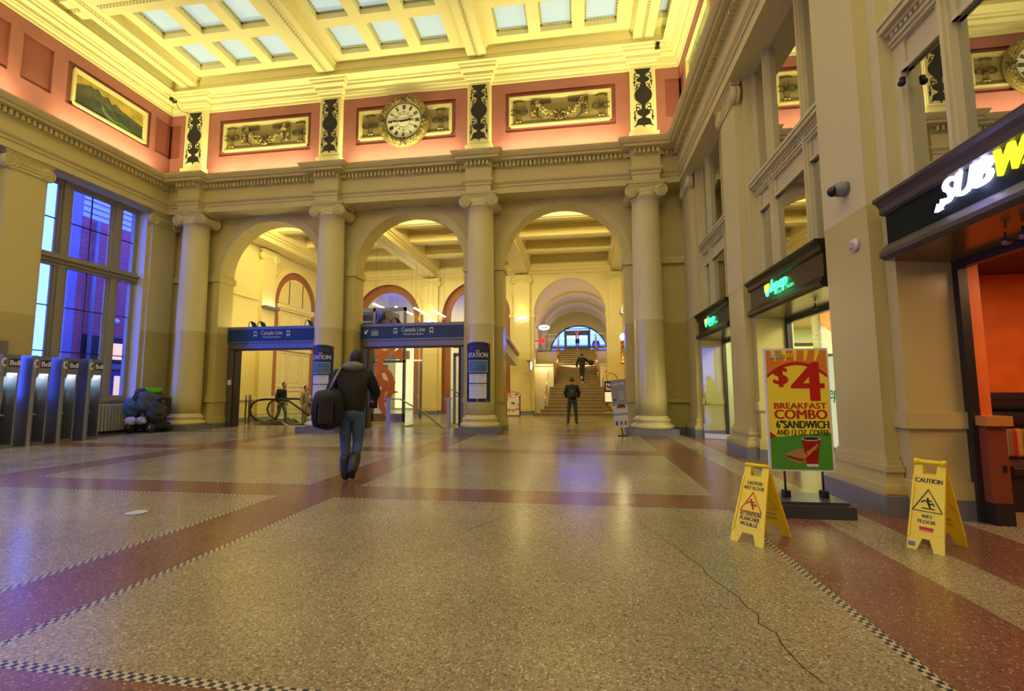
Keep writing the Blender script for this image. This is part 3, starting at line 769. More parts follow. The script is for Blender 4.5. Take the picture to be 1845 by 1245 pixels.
# half wall with wooden cap, beside the frame
t = thing('half_wall', 'brown half wall with light wooden cap just inside the black door frame', 'partition', (3.9, 5.05, 0))
mb = MB(); mb.box(3.72, 3.88, 4.98, 5.10, 0, .2, BRONZE); mb.build('kick_board', t)
mb = MB(); mb.box(3.72, 3.88, 4.99, 5.10, .2, .90, mat('red_brown_panel', (.22,.05,.02), .45)); mb.build('panel', t)
mb = MB(); mb.box(3.70, 3.92, 4.96, 5.10, .90, .99, WOODT); mb.build('cap', t)
mb = MB(); mb.box(3.83, 3.85, 4.98, 4.99, .48, .54, BLACK); mb.build('latch', t)
def stripe_mat():
    m = mat('striped_upholstery', (.6,.3,.1), .8); nt = m.node_tree; b = nt.nodes['Principled BSDF']
    tc = nt.nodes.new('ShaderNodeTexCoord'); sp = nt.nodes.new('ShaderNodeSeparateXYZ'); nt.links.new(tc.outputs['Object'], sp.inputs[0])
    a = nt.nodes.new('ShaderNodeMath'); a.operation = 'MULTIPLY'; a.inputs[1].default_value = 2.6; nt.links.new(sp.outputs['X'], a.inputs[0])
    fr = nt.nodes.new('ShaderNodeMath'); fr.operation = 'FRACT'; nt.links.new(a.outputs[0], fr.inputs[0])
    r = nt.nodes.new('ShaderNodeValToRGB'); r.color_ramp.interpolation = 'CONSTANT'; e = r.color_ramp.elements
    cs = [(.5,.03,.02),(.62,.33,.08),(.30,.15,.05),(.6,.05,.03),(.7,.5,.2),(.35,.05,.03),(.66,.42,.12),(.25,.18,.08)]
    e[0].position = 0; e[0].color = (*cs[0],1); e[1].position = .12; e[1].color = (*cs[1],1)
    for i, c in enumerate(cs[2:]): q = e.new(.24+.125*i); q.color = (*c,1)
    nt.links.new(fr.outputs[0], r.inputs['Fac']); nt.links.new(r.outputs['Color'], b.inputs['Base Color']); return m
t = thing('booth_bench', 'black booth bench with striped backrest pad inside the orange shop', 'bench', (5.2, 6.0, 0))
mb = MB(); mb.box(4.32, 6.6, 5.55, 6.3, 0, .40, LEATHER); mb.rbox(4.32, 6.6, 5.5, 6.15, .36, .46, .04, LEATHER, axis='x'); mb.build('seat', t)
mb = MB(); mb.rbox(4.32, 6.6, 6.12, 6.28, .46, .80, .05, stripe_mat(), axis='x'); mb.build('striped_pad', t)
mb = MB(); mb.rbox(4.32, 6.6, 6.10, 6.30, .80, .99, .06, LEATHER, axis='x'); mb.rbox(4.32, 6.6, 6.10, 6.30, .99, 1.20, .06, LEATHER, axis='x'); mb.build('backrest', t)

# juice shop (middle) and its second door (far)
BROWNF = DKWOOD
GLET = mat('lit_green_letters', (.1,1,.6), .4, emit=(.08,.95,.42), estr=1.5); YBOWL = mat('lit_yellow_bowl', (1,1,0), .4, emit=(.75,.85,.04), estr=1.3)
GDIM = mat('faint_green_line', (.02,.3,.08), .4, emit=(.02,.25,.06), estr=.5)
def pep_sign(y0, y1, label):
    f = fascia(y0, y1, BROWNF, DKWOOD, 'shop_fascia', label, 'shop fascias')
    Fm = RWALL(y1, 2.72); u = .76
    mb = MB()
    def P(pts, m, d0=.012, d1=.03): mb.prism([(u+a, .05+b) for a, b in pts], lambda p,q,d: Fm(p,q,d), d0, d1, m)
    bowl = [(0,.20),(.17,.20),(.165,.13),(.13,.08),(.04,.08),(.005,.13)]
    P(bowl, YBOWL)
    P([(-.02,.19),(.0,.19),(.015,.12),(.05,.07),(.12,.07),(.19,.12),(.20,.09),(.13,.03),(.11,.0),(.05,.0),(.03,.04),(-.01,.10)], GLET)
    mb.build('bowl_logo', f)
    mb = MB(); text(mb, Fm, 'lepep', u+.22, .03, .62, .25, GLET, d=.012, bold=.008, shear=.25, thick=.02, spacing=.85)
    text(mb, Fm, 'DAILY', u+.44, .02, .20, .055, GLET, d=.012, bold=.01); text(mb, Fm, 'FRESH', u+.78, .03, .24, .055, GLET, d=.012, bold=.01)
    mb.build('lettering', f)
    mb = MB(); rect(mb, Fm, u+.3, u+1.1, -.03, -.02, GDIM, .04); mb.build('lit_line', f)
    mb = MB(); mb.lathe([(.035,2.41),(.035,2.43),(.01,2.44),(.01,2.5)], (3.42, y0+1.0, 0), 10, BLACK)
    for a in range(4): mb.box(3.42-.05*(a%2), 3.42+.05*(a%2)+.004, y0+1-.05*((a+1)%2), y0+1.004+.05*((a+1)%2), 2.43, 2.44, BLACK)
    mb.build('sprinkler', f)
pep_sign(*RB[0], label='brown storefront fascia with the smaller, farther green bowl logo sign')
pep_sign(PY[1]-3.25, PY[1]-.6, label='brown storefront fascia with bright green bowl logo sign, above the yellow combo poster')
shopfront(2, *RB[1]) if False else None
SHOPW = mat('shop_wall_pale_green', (.62,.66,.42), .5)
yb0, yb1 = PY[1]-3.25, PY[1]-.6
def pep_shop():
    shopfront(2, yb0, yb1); shopfront(3, *RB[0]); y0 = yb0
    mb = MB(); mb.box(7.0, 7.1, y0, 14.2, 0, 3.0, SHOPW); mb.box(3.78, 7.1, 14.1, 14.2, 0, 3.0, SHOPW); mb.box(3.78, 7.1, y0-.0, y0+.06, 0, 3.0, SHOPW)
    mb.box(3.76, 7.1, y0, 14.2, 2.92, 3.0, mat('shop_ceiling_tan', (.55,.36,.16), .5)); mb.box(3.76, 3.8, 9.0, 10.2, 0, 3.0, SHOPW); mb.box(3.76, 3.8, 12.85, 14.2, 0, 3.0, SHOPW)
    struct(mb.build('wall_shop_pale'))
    for yy in (7.6, 9.8, 12.2):
        for xx in (4.6, 5.9): area('shop_light', (xx, yy, 2.88), (0,0,-1), .5, 1.0, 60, (1,.93,.58))
pep_shop()
# fittings seen through the middle shopfront
t = thing('display_partition', 'pale lit partition with green script behind the middle shopfront glass', 'partition', (3.9, 7.7, 0))
mb = MB(); mb.box(3.86, 3.92, 6.6, 8.15, .35, 1.75, lit((.70,.80,.42), .55)); mb.build('panel', t)
Fp = RWALL(8.15, .35, 3.858); mb = MB(); text(mb, Fp, 'lepep', .05, .68, .62, .26, mat('green_script', (.02,.55,.08), .5), d=.001, bold=.02, shear=.2); mb.build('lettering', t)
mb = MB(); mb.box(3.85, 3.95, 6.6, 8.2, 0, .35, GREYB); mb.build('base', t)
mb = MB(); mb.box(3.84, 3.95, 6.6, 8.2, 1.75, 1.79, GOLDL); mb.build('rail', t)
t = thing('menu_light_box', 'bright yellow-green light box hanging in the middle shop', 'light box', (5.4, 11.2, 2.2))
mb = MB(); mb.box(4.5, 6.6, 11.6, 11.7, 1.95, 2.22, lit((.55,.75,.12), .9)); mb.build('panel', t)
mb = MB(); mb.box(4.45, 6.65, 11.58, 11.72, 2.22, 2.30, DKWOOD); mb.box(4.45, 6.65, 11.58, 11.72, 1.7, 1.95, WOODT); mb.box(4.6,4.7,11.6,11.7,2.3,2.92,DKWOOD); mb.box(6.3,6.4,11.6,11.7,2.3,2.92,DKWOOD); mb.build('casing', t)
for i, (xx, yy) in enumerate(((4.75, 9.7), (5.2, 10.4), (5.0, 10.9))):
    o = MB().lathe([(.09,2.905),(.09,2.89),(.06,2.88),(1e-4,2.885)], (xx, yy, 0), 14, GLOWW).build('downlight')
    tag(o, ['nearest small round downlight in the middle shop ceiling','small round downlight deeper in the middle shop ceiling, toward the near side','small round downlight deeper in the middle shop ceiling, toward the far side'][i], 'downlight', 'shop ceiling downlights')
t = thing('orange_pennant', 'orange paper pennant hanging under the middle shop ceiling', 'pennant', (4.35, 9.0, 2.5))
mb = MB(); mb.prism([(4.12,2.75),(4.62,2.75),(4.56,2.45),(4.30,2.5),(4.36,2.2),(4.17,2.4)], lambda u,v,d: (u,8.8+d,v), 0, .01, mat('orange_paper', (.8,.2,.03), .6)); mb.build('cloth', t)
mb = MB(); mb.tube([(4.1,8.8,2.76),(4.65,8.8,2.76)], .008, BLACK); mb.tube([(4.35,8.8,2.76),(4.35,8.8,2.92)], .004, BLACK); mb.build('rod', t)
# far shop: shelf with drinks, glass door leaf standing open
t = thing('glass_door_leaf', 'open frameless glass door with steel handle and white bottom rail, far shop', 'door', (3.2, 12.45, 0))
Fd = frame_map((3.10, 12.62, 0), (.72,-.42,0), (0,0,1))
def slab(mb, F, u0, u1, v0, v1, d0, d1, m): mb.prism([(u0,v0),(u1,v0),(u1,v1),(u0,v1)], F, d0, d1, m)
mb = MB(); slab(mb, Fd, 0, .84, .13, 2.3, 0, .012, GLASS); mb.build('glass', t)
mb = MB(); slab(mb, Fd, 0, .84, .01, .13, -.015, .027, mat('white_rail', (.6,.6,.62), .4)); mb.build('bottom_rail', t)
mb = MB(); mb.tube([Fd(.06,.85,.06), Fd(.06,1.35,.06)], .014, STEEL); mb.tube([Fd(.06,.9,.06), Fd(.06,.9,0)], .01, STEEL); mb.tube([Fd(.06,1.3,.06), Fd(.06,1.3,0)], .01, STEEL); mb.build('handle', t)
t = thing('drinks_fridge', 'brightly lit display case with coloured packets in the far shop doorway', 'display case', (4.4, 12.1, 0))
mb = MB(); mb.box(4.2, 4.8, 11.8, 12.75, 0, .5, DKWOOD); mb.box(4.2, 4.8, 12.7, 12.78, 0, 2.3, DKWOOD); mb.box(4.72, 4.8, 11.8, 12.7, .5, 2.3, WHITE); mb.box(4.2,4.8,11.8,12.75,2.25,2.4,DKWOOD); mb.build('body', t)
for z in (.5, .95, 1.4, 1.85): MB().box(4.22, 4.72, 11.8, 12.7, z, z+.02, STEEL).build('shelf', t)
area('case_light', (4.3, 12.2, 2.2), (.4,0,-1), .1, .8, 14, (.95,1,.8))
cc = [(.8,.1,.05),(.1,.5,.1),(.85,.7,.1),(.75,.75,.7),(.1,.2,.5),(.8,.35,.05)]
pm = [mat('packet_%d' % i, c, .4) for i, c in enumerate(cc)]
CN = ['red','green','yellow','white','blue','orange']; ON = ['first','second','third','fourth','fifth','sixth']; SN = ['bottom','second lowest','second highest','top']
for zi, z in enumerate((.52, .97, 1.42, 1.87)):
    for j in range(6):
        yy = 11.9+.13*j; h = random.uniform(.18,.3)
        o = MB().rbox(4.28, 4.38, yy, yy+.09, z, z+h, .02, pm[(zi*5+j*3)%6]).build('drink_bottle')
        tag(o, '%s drink container, %s from the left on the %s shelf of the lit case' % (CN[(zi*5+j*3)%6], ON[5-j], SN[zi]), 'bottle', 'drink containers in the lit case')

# ------------------------------------------------------------------ frieze ornament
def relief_vase(parent, F, cu, cv, h, name='vase'):
    mb = MB(); s = h/1.0
    pr = [(.0,.5),(.20,.5),(.24,.46),(.12,.42),(.13,.30),(.09,.15),(.10,0),(.14,-.15),(.12,-.28),(.10,-.34),(.18,-.38),(.18,-.45),(0,-.47)]
    n = 10; vs = []
    for r, z in pr:
        for i in range(n+1):
            a = PI*i/n; vs.append(F(cu+r*s*math.cos(a), cv+z*s, r*s*.35*math.sin(a)+.002))
    fs = [(j*(n+1)+i, j*(n+1)+i+1, (j+1)*(n+1)+i+1, (j+1)*(n+1)+i) for j in range(len(pr)-1) for i in range(n)]
    mb.add(vs, fs, GOLD, True); o = mb.build(name, parent)
    mb = MB()
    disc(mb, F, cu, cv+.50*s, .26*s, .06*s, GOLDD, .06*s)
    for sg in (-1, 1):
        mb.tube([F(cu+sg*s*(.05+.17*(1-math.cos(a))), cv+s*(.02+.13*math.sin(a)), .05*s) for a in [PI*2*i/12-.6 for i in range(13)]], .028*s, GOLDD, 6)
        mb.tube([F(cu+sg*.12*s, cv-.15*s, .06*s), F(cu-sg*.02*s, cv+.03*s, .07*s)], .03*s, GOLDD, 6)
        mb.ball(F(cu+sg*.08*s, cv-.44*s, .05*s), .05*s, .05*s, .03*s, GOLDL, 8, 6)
    mb.build('ribbon', o)
def swag(parent, F, x0, x1, top, bot):
    mb = MB(); n = 60
    for i in range(n):
        t = i/(n-1); u = x0+(x1-x0)*t; q = 1-(2*t-1)**2; v = top+(bot-top)*q; r = .06+.06*q
        for k in range(3):
            mb.ball(F(u+random.uniform(-.02,.02), v+random.uniform(-r,r), .03+random.uniform(0,.03)), .045, .035, .035, GOLD if random.random()<.6 else GOLDL, 6, 4)
    mb.build('leaf_swag', parent)
    c = (x0+x1)/2; mb = MB()
    for sg in (-1, 1):
        slab(mb, F, 0,0,0,0,0,0,GOLDD) if False else None
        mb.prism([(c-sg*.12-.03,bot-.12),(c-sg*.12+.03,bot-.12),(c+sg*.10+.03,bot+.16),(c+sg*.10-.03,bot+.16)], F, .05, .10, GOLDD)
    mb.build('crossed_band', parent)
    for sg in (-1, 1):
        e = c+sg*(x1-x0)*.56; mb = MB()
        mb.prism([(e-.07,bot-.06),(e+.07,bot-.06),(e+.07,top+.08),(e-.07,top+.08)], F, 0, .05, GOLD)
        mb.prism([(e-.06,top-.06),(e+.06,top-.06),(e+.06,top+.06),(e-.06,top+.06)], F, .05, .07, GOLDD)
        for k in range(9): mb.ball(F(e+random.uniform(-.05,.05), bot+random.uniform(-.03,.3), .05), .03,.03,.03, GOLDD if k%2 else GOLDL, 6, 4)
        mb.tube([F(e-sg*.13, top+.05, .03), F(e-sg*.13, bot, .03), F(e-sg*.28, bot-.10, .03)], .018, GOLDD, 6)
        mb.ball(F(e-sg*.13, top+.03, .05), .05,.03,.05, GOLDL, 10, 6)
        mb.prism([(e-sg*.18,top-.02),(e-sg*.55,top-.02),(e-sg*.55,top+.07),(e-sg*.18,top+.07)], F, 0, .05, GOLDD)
        mb.build('trophy', parent)
RELB = mat('relief_ground', (.27, .21, .075), .5, bump=.6, bscale=12)
def panel_frame(parent, F, hw, hh, m=TRIMC, back=RELB, mid=None):
    mb = MB()
    for w0, w1, d in ((0,.05,.07),(.05,.09,.045),(.09,.11,.025)):
        for a,b,c,d_ in ((-hw+w0,hw-w0,hh-w1,hh-w0),(-hw+w0,hw-w0,-hh+w0,-hh+w1),(-hw+w0,-hw+w1,-hh+w0,hh-w0),(hw-w1,hw-w0,-hh+w0,hh-w0)):
            slab(mb, F, a, b, c, d_, -.0, d, m)
    mb.build('frame', parent)
    mb = MB(); slab(mb, F, -hw+.08, hw-.08, -hh+.08, hh-.08, 0, .01, back); return mb
ZC = 9.795
def relief(cx, y, nrm, label):
    t = thing('relief_panel', label, 'relief', (cx, y, ZC), 0, 'frieze relief panels')
    F = frame_map((cx, y, ZC), (1 if nrm < 0 else -1, 0, 0), (0,0,1))
    panel_frame(t, F, 1.555, .49).build('background', t)
    for s in (-1, 1): relief_vase(t, F, s*1.26, -.02, .70)
    swag(t, F, -.72, .72, .24, -.20)
RZ = YB+.05
relief(-.50, RZ, -1, 'long gilt relief panel with swag, above the stairway arch')
relief(-10.33, RZ, -1, 'long gilt relief panel with swag, above the leftmost arch')
# clock with its panel
t = thing('clock_panel', 'framed relief panel with two vases, behind the big round clock', 'relief', (-5.435, RZ, ZC))
F = frame_map((-5.435, RZ, ZC), (1,0,0), (0,0,1))
panel_frame(t, F, 1.56, .49).build('background', t)
for s in (-1, 1): relief_vase(t, F, s*1.18, -.02, .66)
t = thing('wall_clock', 'large round clock with Roman numerals and gilt wreath rim', 'clock', (-5.435, RZ-.05, 9.78))
F = frame_map((-5.435, RZ-.05, 9.78), (1,0,0), (0,0,1))
mb = MB(); mb.lathe([(.58,0),(.60,-.15),(.66,-.17),(.74,-.18),(.82,-.14),(.845,-.10),(.86,-.10),(.86,-.07),(.83,0)], (-5.435, RZ-.03, 9.78), 48, GOLD, 'y'); rim = mb.build('rim', t)
mb = MB()
for i in range(96):
    a = 2*PI*i/96
    for r in (.635,.685,.735,.785):
        a2 = a+random.uniform(-.02,.02); mb.ball((-5.435+r*math.cos(a2), RZ-.215+abs(r-.71)*.55, 9.78+r*math.sin(a2)), .03,.024,.03, GOLD if random.random()<.6 else GOLDL, 6, 4)
mb.build('wreath', rim)
mb = MB()
for q in range(4):
    a = q*PI/2
    for sg in (-1, 1):
        p = [F(.60*math.cos(a+sg*.13), .60*math.sin(a+sg*.13), .17), F(.71*math.cos(a), .71*math.sin(a), .19), F(.83*math.cos(a-sg*.13), .83*math.sin(a-sg*.13), .13)]
        mb.tube(p, .028, GOLDD, 6)
mb.build('crossed_band', rim)
mb = MB(); disc(mb, F, 0, 0, .60, .60, IVORY, .10, 48); 
mb.build('face', t)
mb = MB(); mb.tube([F(.59*math.cos(2*PI*i/48), .59*math.sin(2*PI*i/48), .11) for i in range(48)], .015, GOLDD, 6, closed=True)
mb.tube([F(.22*math.cos(2*PI*i/32), .22*math.sin(2*PI*i/32), .103) for i in range(32)], .004, GOLDD, 4, closed=True)
for i in range(60):
    a = 2*PI*i/60; 
    poly(mb, F, [(.545*math.cos(a-.008),.545*math.sin(a-.008)),(.545*math.cos(a+.008),.545*math.sin(a+.008)),(.57*math.cos(a+.008),.57*math.sin(a+.008)),(.57*math.cos(a-.008),.57*math.sin(a-.008))], INK, .103)
mb.build('minute_track', t)
ROM = ['XII','I','II','III','IV','V','VI','VII','VIII','IX','X','XI']; A24 = ['24','13','14','15','16','17','18','19','20','21','22','23']
for h in range(12):
    mb = MB(); a = PI/2-h*PI/6; c, s = math.cos(a), math.sin(a)
    Fr = frame_map(F(.45*c, .45*s, .103), (s, 0, -c), (c, 0, s)); n = len(ROM[h]); wd = .03+.022*n
    text(mb, Fr, ROM[h], -wd/2, -.07, wd, .14, INK, .001, bold=.03); mb.build('numeral', t); mb = MB()
    Fr = frame_map(F(.30*c, .30*s, .103), (1,0,0), (0,0,1)); text(mb, Fr, A24[h], -.042, -.03, .084, .06, INK, .001, bold=.02); mb.build('numeral', t)
# hands: about nine minutes before a quarter to three
for nm, ang, L, wd in (('hour_hand', PI/2-2*PI*(2.75/12), .33, .026), ('minute_hand', PI/2-2*PI*(45.3/60), .50, .018)):
    c, s = math.cos(ang), math.sin(ang); Fr = frame_map(F(0,0,.112), (c,0,s), (s if False else -s,0,c))
    mb = MB(); mb.prism([(-.12,-wd),(L*.55,-wd),(L*.6,-wd*1.9),(L*.7,-wd),(L,0),(L*.7,wd),(L*.6,wd*1.9),(L*.55,wd),(-.12,wd)], Fr, 0, .006, INK); mb.build(nm, t)
# urn pilasters in the frieze
def urn_pilaster(cx, label, first=None):
    if first: return dup(first, (cx, YB, 0), label, 'urn panels on the frieze')
    t = thing('frieze_pilaster', label, 'panel', (cx, YB, 0), 0, 'urn panels on the frieze')
    mb = MB(); mb.box(cx-.36, cx+.36, YB-.18, YB+.04, 8.36, 10.78, CEILC); mb.box(cx-.42, cx+.42, YB-.24, YB+.04, 8.36, 8.72, CEILC); mb.build('block', t)
    mb = MB()
    F = frame_map((cx, YB-.18, 9.77), (1,0,0), (0,0,1))
    for a,b,c,d_ in ((-.33,.33,.92,.95),(-.33,.33,-.95,-.92),(-.33,-.30,-.95,.95),(.30,.33,-.95,.95)): slab(mb, F, a, b, c, d_, 0, .02, CEILC)
    mb.build('border', t)
    mb = MB()
    def P(pts):
        full = pts+[(-u, v) for u, v in reversed(pts)]; mb.prism(full, F, .002, .022, BLACK)
    P([(.23,.90),(.20,.83),(.16,.80),(.09,.76),(.08,.68),(.10,.64),(.17,.60),(.19,.55),(.11,.50),(.05,.47),(.08,.43),(.10,.34),(.14,.29)])
    mb.prism([(.25*math.cos(2*PI*i/32), .08+.25*math.sin(2*PI*i/32)) for i in range(32)], F, .002, .03, BLACK)
    P([(.15,-.12),(.06,-.20),(.05,-.34),(.13,-.37),(.19,-.42),(.17,-.50),(.09,-.55),(.05,-.57),(.06,-.62),(.17,-.66),(.20,-.72),(.21,-.80),(.27,-.88),(.16,-.83),(.04,-.84)])
    mb.prism([(-.03,-.83),(.03,-.83),(.0,-.92)], F, .002, .022, BLACK)
    for sg in (-1, 1):
        def arc(cu, cv, r, a0, a1, w=.012): mb.tube([F(sg*(cu+r*math.cos(a0+(a1-a0)*i/10)), cv+r*math.sin(a0+(a1-a0)*i/10), .012) for i in range(11)], w, BLACK, 5)
        arc(.17,.72,.06,-1.5,3.0); arc(.17,.62,.05,1.0,4.5); arc(.14,.38,.05,-2,2.2); arc(.15,-.24,.06,-2.0,3.0); arc(.16,-.33,.05,-1,3.4); arc(.2,-.45,.06,-.5,2.2)
        for (u,v,r) in ((.23,.70,.020),(.235,.62,.026),(.24,.50,.034),(.24,.41,.020),(.17,.36,.022),(.20,.30,.024),(.24,-.52,.02),(.25,-.60,.034),(.25,-.67,.02),(.2,-.30,.02)):
            mb.ball(F(sg*u, v, .012), r, .012, r*1.3, BLACK, 8, 6)
        mb.tube([F(sg*.235, .78, .012), F(sg*.238, .42, .012)], .006, BLACK, 5); mb.tube([F(sg*.25, -.42, .012), F(sg*.25, -.70, .012)], .006, BLACK, 5)
    mb.build('urn_silhouette', t)
    return t
u0 = urn_pilaster(CX[0], 'black urn silhouette panel at the right end of the frieze')
urn_pilaster(CX[1], 'black urn silhouette panel between the clock and the right relief', u0)
urn_pilaster(CX[2], 'black urn silhouette panel between the clock and the left relief', u0)
urn_pilaster(CX[3], 'black urn silhouette panel at the left end of the frieze', u0)
# landscape paintings in the side friezes
def painting(x, sgn, yc, label, pal):
    F = frame_map((x, yc, 9.78), (0, sgn, 0), (0,0,1))
    t = thing('landscape_painting', label, 'painting', (x, yc, 9.78))
    mb = panel_frame(t, F, 1.13, .53, m=TRIMC, back=mat('sky_ochre', pal[0], .5, var=.25, bscale=3)); hw, hh = 1.03, .44; d = .012
    A, B, C, D = [mat('paint_%d' % i, c, .5, var=.35, bscale=5) for i, c in enumerate(pal[1:])]
    def pl(pts, m, d): mb.prism(pts, F, d, d+.001, m)
    pl([(-hw,-hh),(hw,-hh),(hw,.0),(.7,.05),(.35,.10),(.12,.20),(0,.12),(-.12,.26),(-.3,.20),(-.42,.34),(-.52,.27),(-.62,.30),(-.8,.22),(-hw,.12)], A, .013)
    pl([(-hw,-hh),(hw,-hh),(hw,-.14),(.5,-.02),(.2,-.02),(-.1,-.10),(-.35,.05),(-.6,-.12),(-hw,-.05)], B, .015)
    pl([(-.35,.1),(-.2,-.15),(.25,-hh),(-.05,-hh),(-.28,-.2)], C, .017)
    pl([(-.1,-hh+.04),(.3,-hh+.15),(.9,-hh+.03),(.9,-hh),(-.1,-hh)], D, .018)
    mb.build('canvas', t)
painting(FXL-.05, 1, 11.55, 'dark framed landscape painting of mountains on the left frieze', [(.42,.30,.06),(.07,.07,.04),(.035,.045,.03),(.12,.14,.10),(.05,.20,.04)])
painting(FXR+.05, -1, 11.55, 'framed green landscape painting on the right frieze', [(.40,.42,.22),(.16,.20,.07),(.10,.15,.05),(.3,.34,.18),(.12,.25,.06)])
# small cameras up on the cornice
def ccam(p, label, dx):
    t = thing('security_camera', label, 'camera', p)
    mb = MB(); mb.box(p[0]-.05, p[0]+.05, p[1]-.1, p[1]+.1, p[2]-.045, p[2]+.045, BLACK); mb.build('housing', t)
    mb = MB(); mb.box(p[0]-.052, p[0]+.052, p[1]-.05, p[1]+.05, p[2]-.012, p[2]+.012, WHITE); mb.build('band', t)
    mb = MB(); mb.tube([(p[0],p[1],p[2]), (p[0]+dx,p[1]+.12,p[2]-.02)], .015, BLACK); mb.build('bracket', t)
    if dx < 0: mb = MB(); mb.tube([(p[0],p[1]+.1,p[2]), (p[0]+.05,p[1]+.2,p[2]-.2), (p[0]+.2,p[1]+.25,p[2]-.3), (p[0]+.4,p[1]+.25,p[2]-.36)], .008, BLACK, 6); mb.build('cable', t)
ccam((-13.45, 13.13, 11.02), 'small black camera with trailing wire on the left corner of the cornice', -.12)
ccam((2.35, 13.1, 11.12), 'small black camera on the cornice near the right corner', .1)
# dome camera and strobe on the near pilaster
t = thing('dome_camera', 'grey and black dome camera on the near pilaster', 'camera', (3.04, 5.68, 3.52))
mb = MB(); mb.lathe([(.085,0),(.085,-.07),(.07,-.12),(.055,-.13)], (3.04, 5.66, 3.52), 20, mat('camera_grey', (.22,.22,.24), .4), 'x'); mb.build('mount', t)
mb = MB(); mb.ball((2.90, 5.66, 3.50), .06, .055, .06, mat('black_dome', (.01,.01,.012), .1)); mb.build('dome', t)
t = thing('fire_strobe', 'white round fire alarm strobe on the near pilaster', 'alarm', (3.04, 5.55, 2.83))
mb = MB(); mb.lathe([(.07,0),(.075,-.02),(.065,-.035),(1e-4,-.04)], (3.04, 5.55, 2.83), 20, mat('alarm_white', (.62,.6,.5), .4), 'x'); mb.build('plate', t)
mb = MB(); mb.box(2.975, 3.005, 5.52, 5.58, 2.79, 2.85, mat('strobe_lens', (.5,.45,.3), .2)); mb.build('lens', t)
t = thing('dome_camera', 'tiny black dome camera on the window frame above the near fascia', 'camera', (3.28, 4.98, 4.32))
mb = MB(); mb.ball((3.26, 4.98, 4.32), .035, .035, .035, BLACK, 12, 8); mb.build('dome', t)
mb = MB(); mb.box(3.25, 3.29, 4.965, 4.995, 4.33, 4.38, BLACK); mb.build('mount', t)

# ------------------------------------------------------------------ second hall
YW = 24.0
H2C = mat('second_hall_cream', (.70, .60, .30), .5); H2W = two_tone('second_hall_paint', (.70,.60,.30), (.66,.54,.22), 3.2, .5, .3)
mb = MB(); arch_wall(mb, -13.6, 2.4, 8.6, [BAYX[1]], HW, ZS, YW, YW+.7, H2W, soffit=REDB) if False else None
mb = MB()
for cx, sf in ((BAYX[0], None), (BAYX[1], REDB), (BAYX[2], REDB)):
    arch_wall(mb, {0:-2.97,1:-7.9,2:-13.6}[BAYX.index(cx)], {0:2.4,1:-2.97,2:-7.9}[BAYX.index(cx)], 8.6, [cx], HW, ZS, YW, YW+.7, H2W, soffit=sf)
struct(mb.build('wall_second_hall'))
for i, cx in enumerate(BAYX):
    mb = MB(); archivolt(mb, cx, HW-.02, .27, ZS, YW-.07, YW+.05, H2C)
    for s in (-1, 1):
        mb.box(cx+s*(HW-.02), cx+s*(HW+.25), YW-.07, YW+.02, .15, ZS-.2, H2W); mb.box(cx+s*(HW-.06), cx+s*(HW+.28), YW-.12, YW+.75, ZS-.2, ZS, H2C)
        mb.box(cx+s*(HW-.05), cx+s*(HW+.27), YW-.1, YW+.02, .87, 1.01, H2W); mb.box(cx+s*(HW-.05), cx+s*(HW+.27), YW-.1, YW+.02, 0, .18, GREYB)
    if i: archivolt(mb, cx, HW-.42, .42, ZS, YW+.25, YW+.3, REDB)
    if i:
        for s in (-1, 1): mb.box(cx+s*(HW-.42), cx+s*HW, YW+.25, YW+.3, 0, ZS, REDB)
    struct(mb.build('trim_%d' % (3+i)))
# side walls of the second hall
mb = MB(); mb.grid((14.85, YW), (0, 8.6), lambda u,v,d: (-13.3-d, u, v), [(18.55,21.75,0,5.17,.5,None,REDB)], H2W)
arch_pts = [(20.15-1.6*math.cos(PI*i/24), 5.17+1.6*math.sin(PI*i/24)) for i in range(25)]
for (a,b),(c,d) in zip(arch_pts, arch_pts[1:]): mb.add([(-13.3,a,b),(-13.3,c,d),(-13.8,c,d),(-13.8,a,b)], [(0,1,2,3)], REDB)
mb.box(-13.3, -13.22, 14.85, 17.5, 5.0, 5.18, H2C); mb.box(-13.3, -13.22, 14.85, 24, .87, 1.01, H2W); mb.box(-13.3, -13.2, 14.85, 18.5, 0, .18, GREYB)
wl = struct(mb.build('wall_second_hall_left'))
# blind arch: red tympanum ring + panelled doors
mb = MB()
for r0, r1, x0, m in ((1.6, 1.85, -13.22, H2C), (1.25, 1.6, -13.29, REDB)):
    for i in range(24):
        a0, a1 = PI*i/24, PI*(i+1)/24
        P = lambda r, a: (x0, 20.15-r*math.cos(a), 5.17+r*math.sin(a))
        mb.add([P(r0,a0),P(r1,a0),P(r1,a1),P(r0,a1)], [(0,1,2,3)], m); Q = lambda r,a: (-13.32, P(r,a)[1], P(r,a)[2])
        mb.add([P(r1,a0),P(r1,a1),Q(r1,a1),Q(r1,a0)], [(0,1,2,3)], m)
n = 24
tp = [(-13.28, 20.15-1.28*math.cos(PI*i/n), 5.17+1.28*math.sin(PI*i/n)) for i in range(n+1)]
mb.add(tp, [tuple(range(n+1))], H2C)
for s in (-1.6, 1.25): mb.add([(-13.29,20.15+s,0),(-13.29,20.15+s+.35,0),(-13.29,20.15+s+.35,5.17),(-13.29,20.15+s,5.17)], [(0,1,2,3)], REDB)
for s in (-1.85, 1.6): mb.box(-13.32, -13.22, 20.15+s, 20.15+s+.25, .18, 5.17, H2C)
mb.build('arch_surround', wl)
t = bpy.data.objects.new('door_5', None); COL.objects.link(t); t['kind'] = 'structure'; t['_l'] = (0,0,0); t['_r'] = 0.0
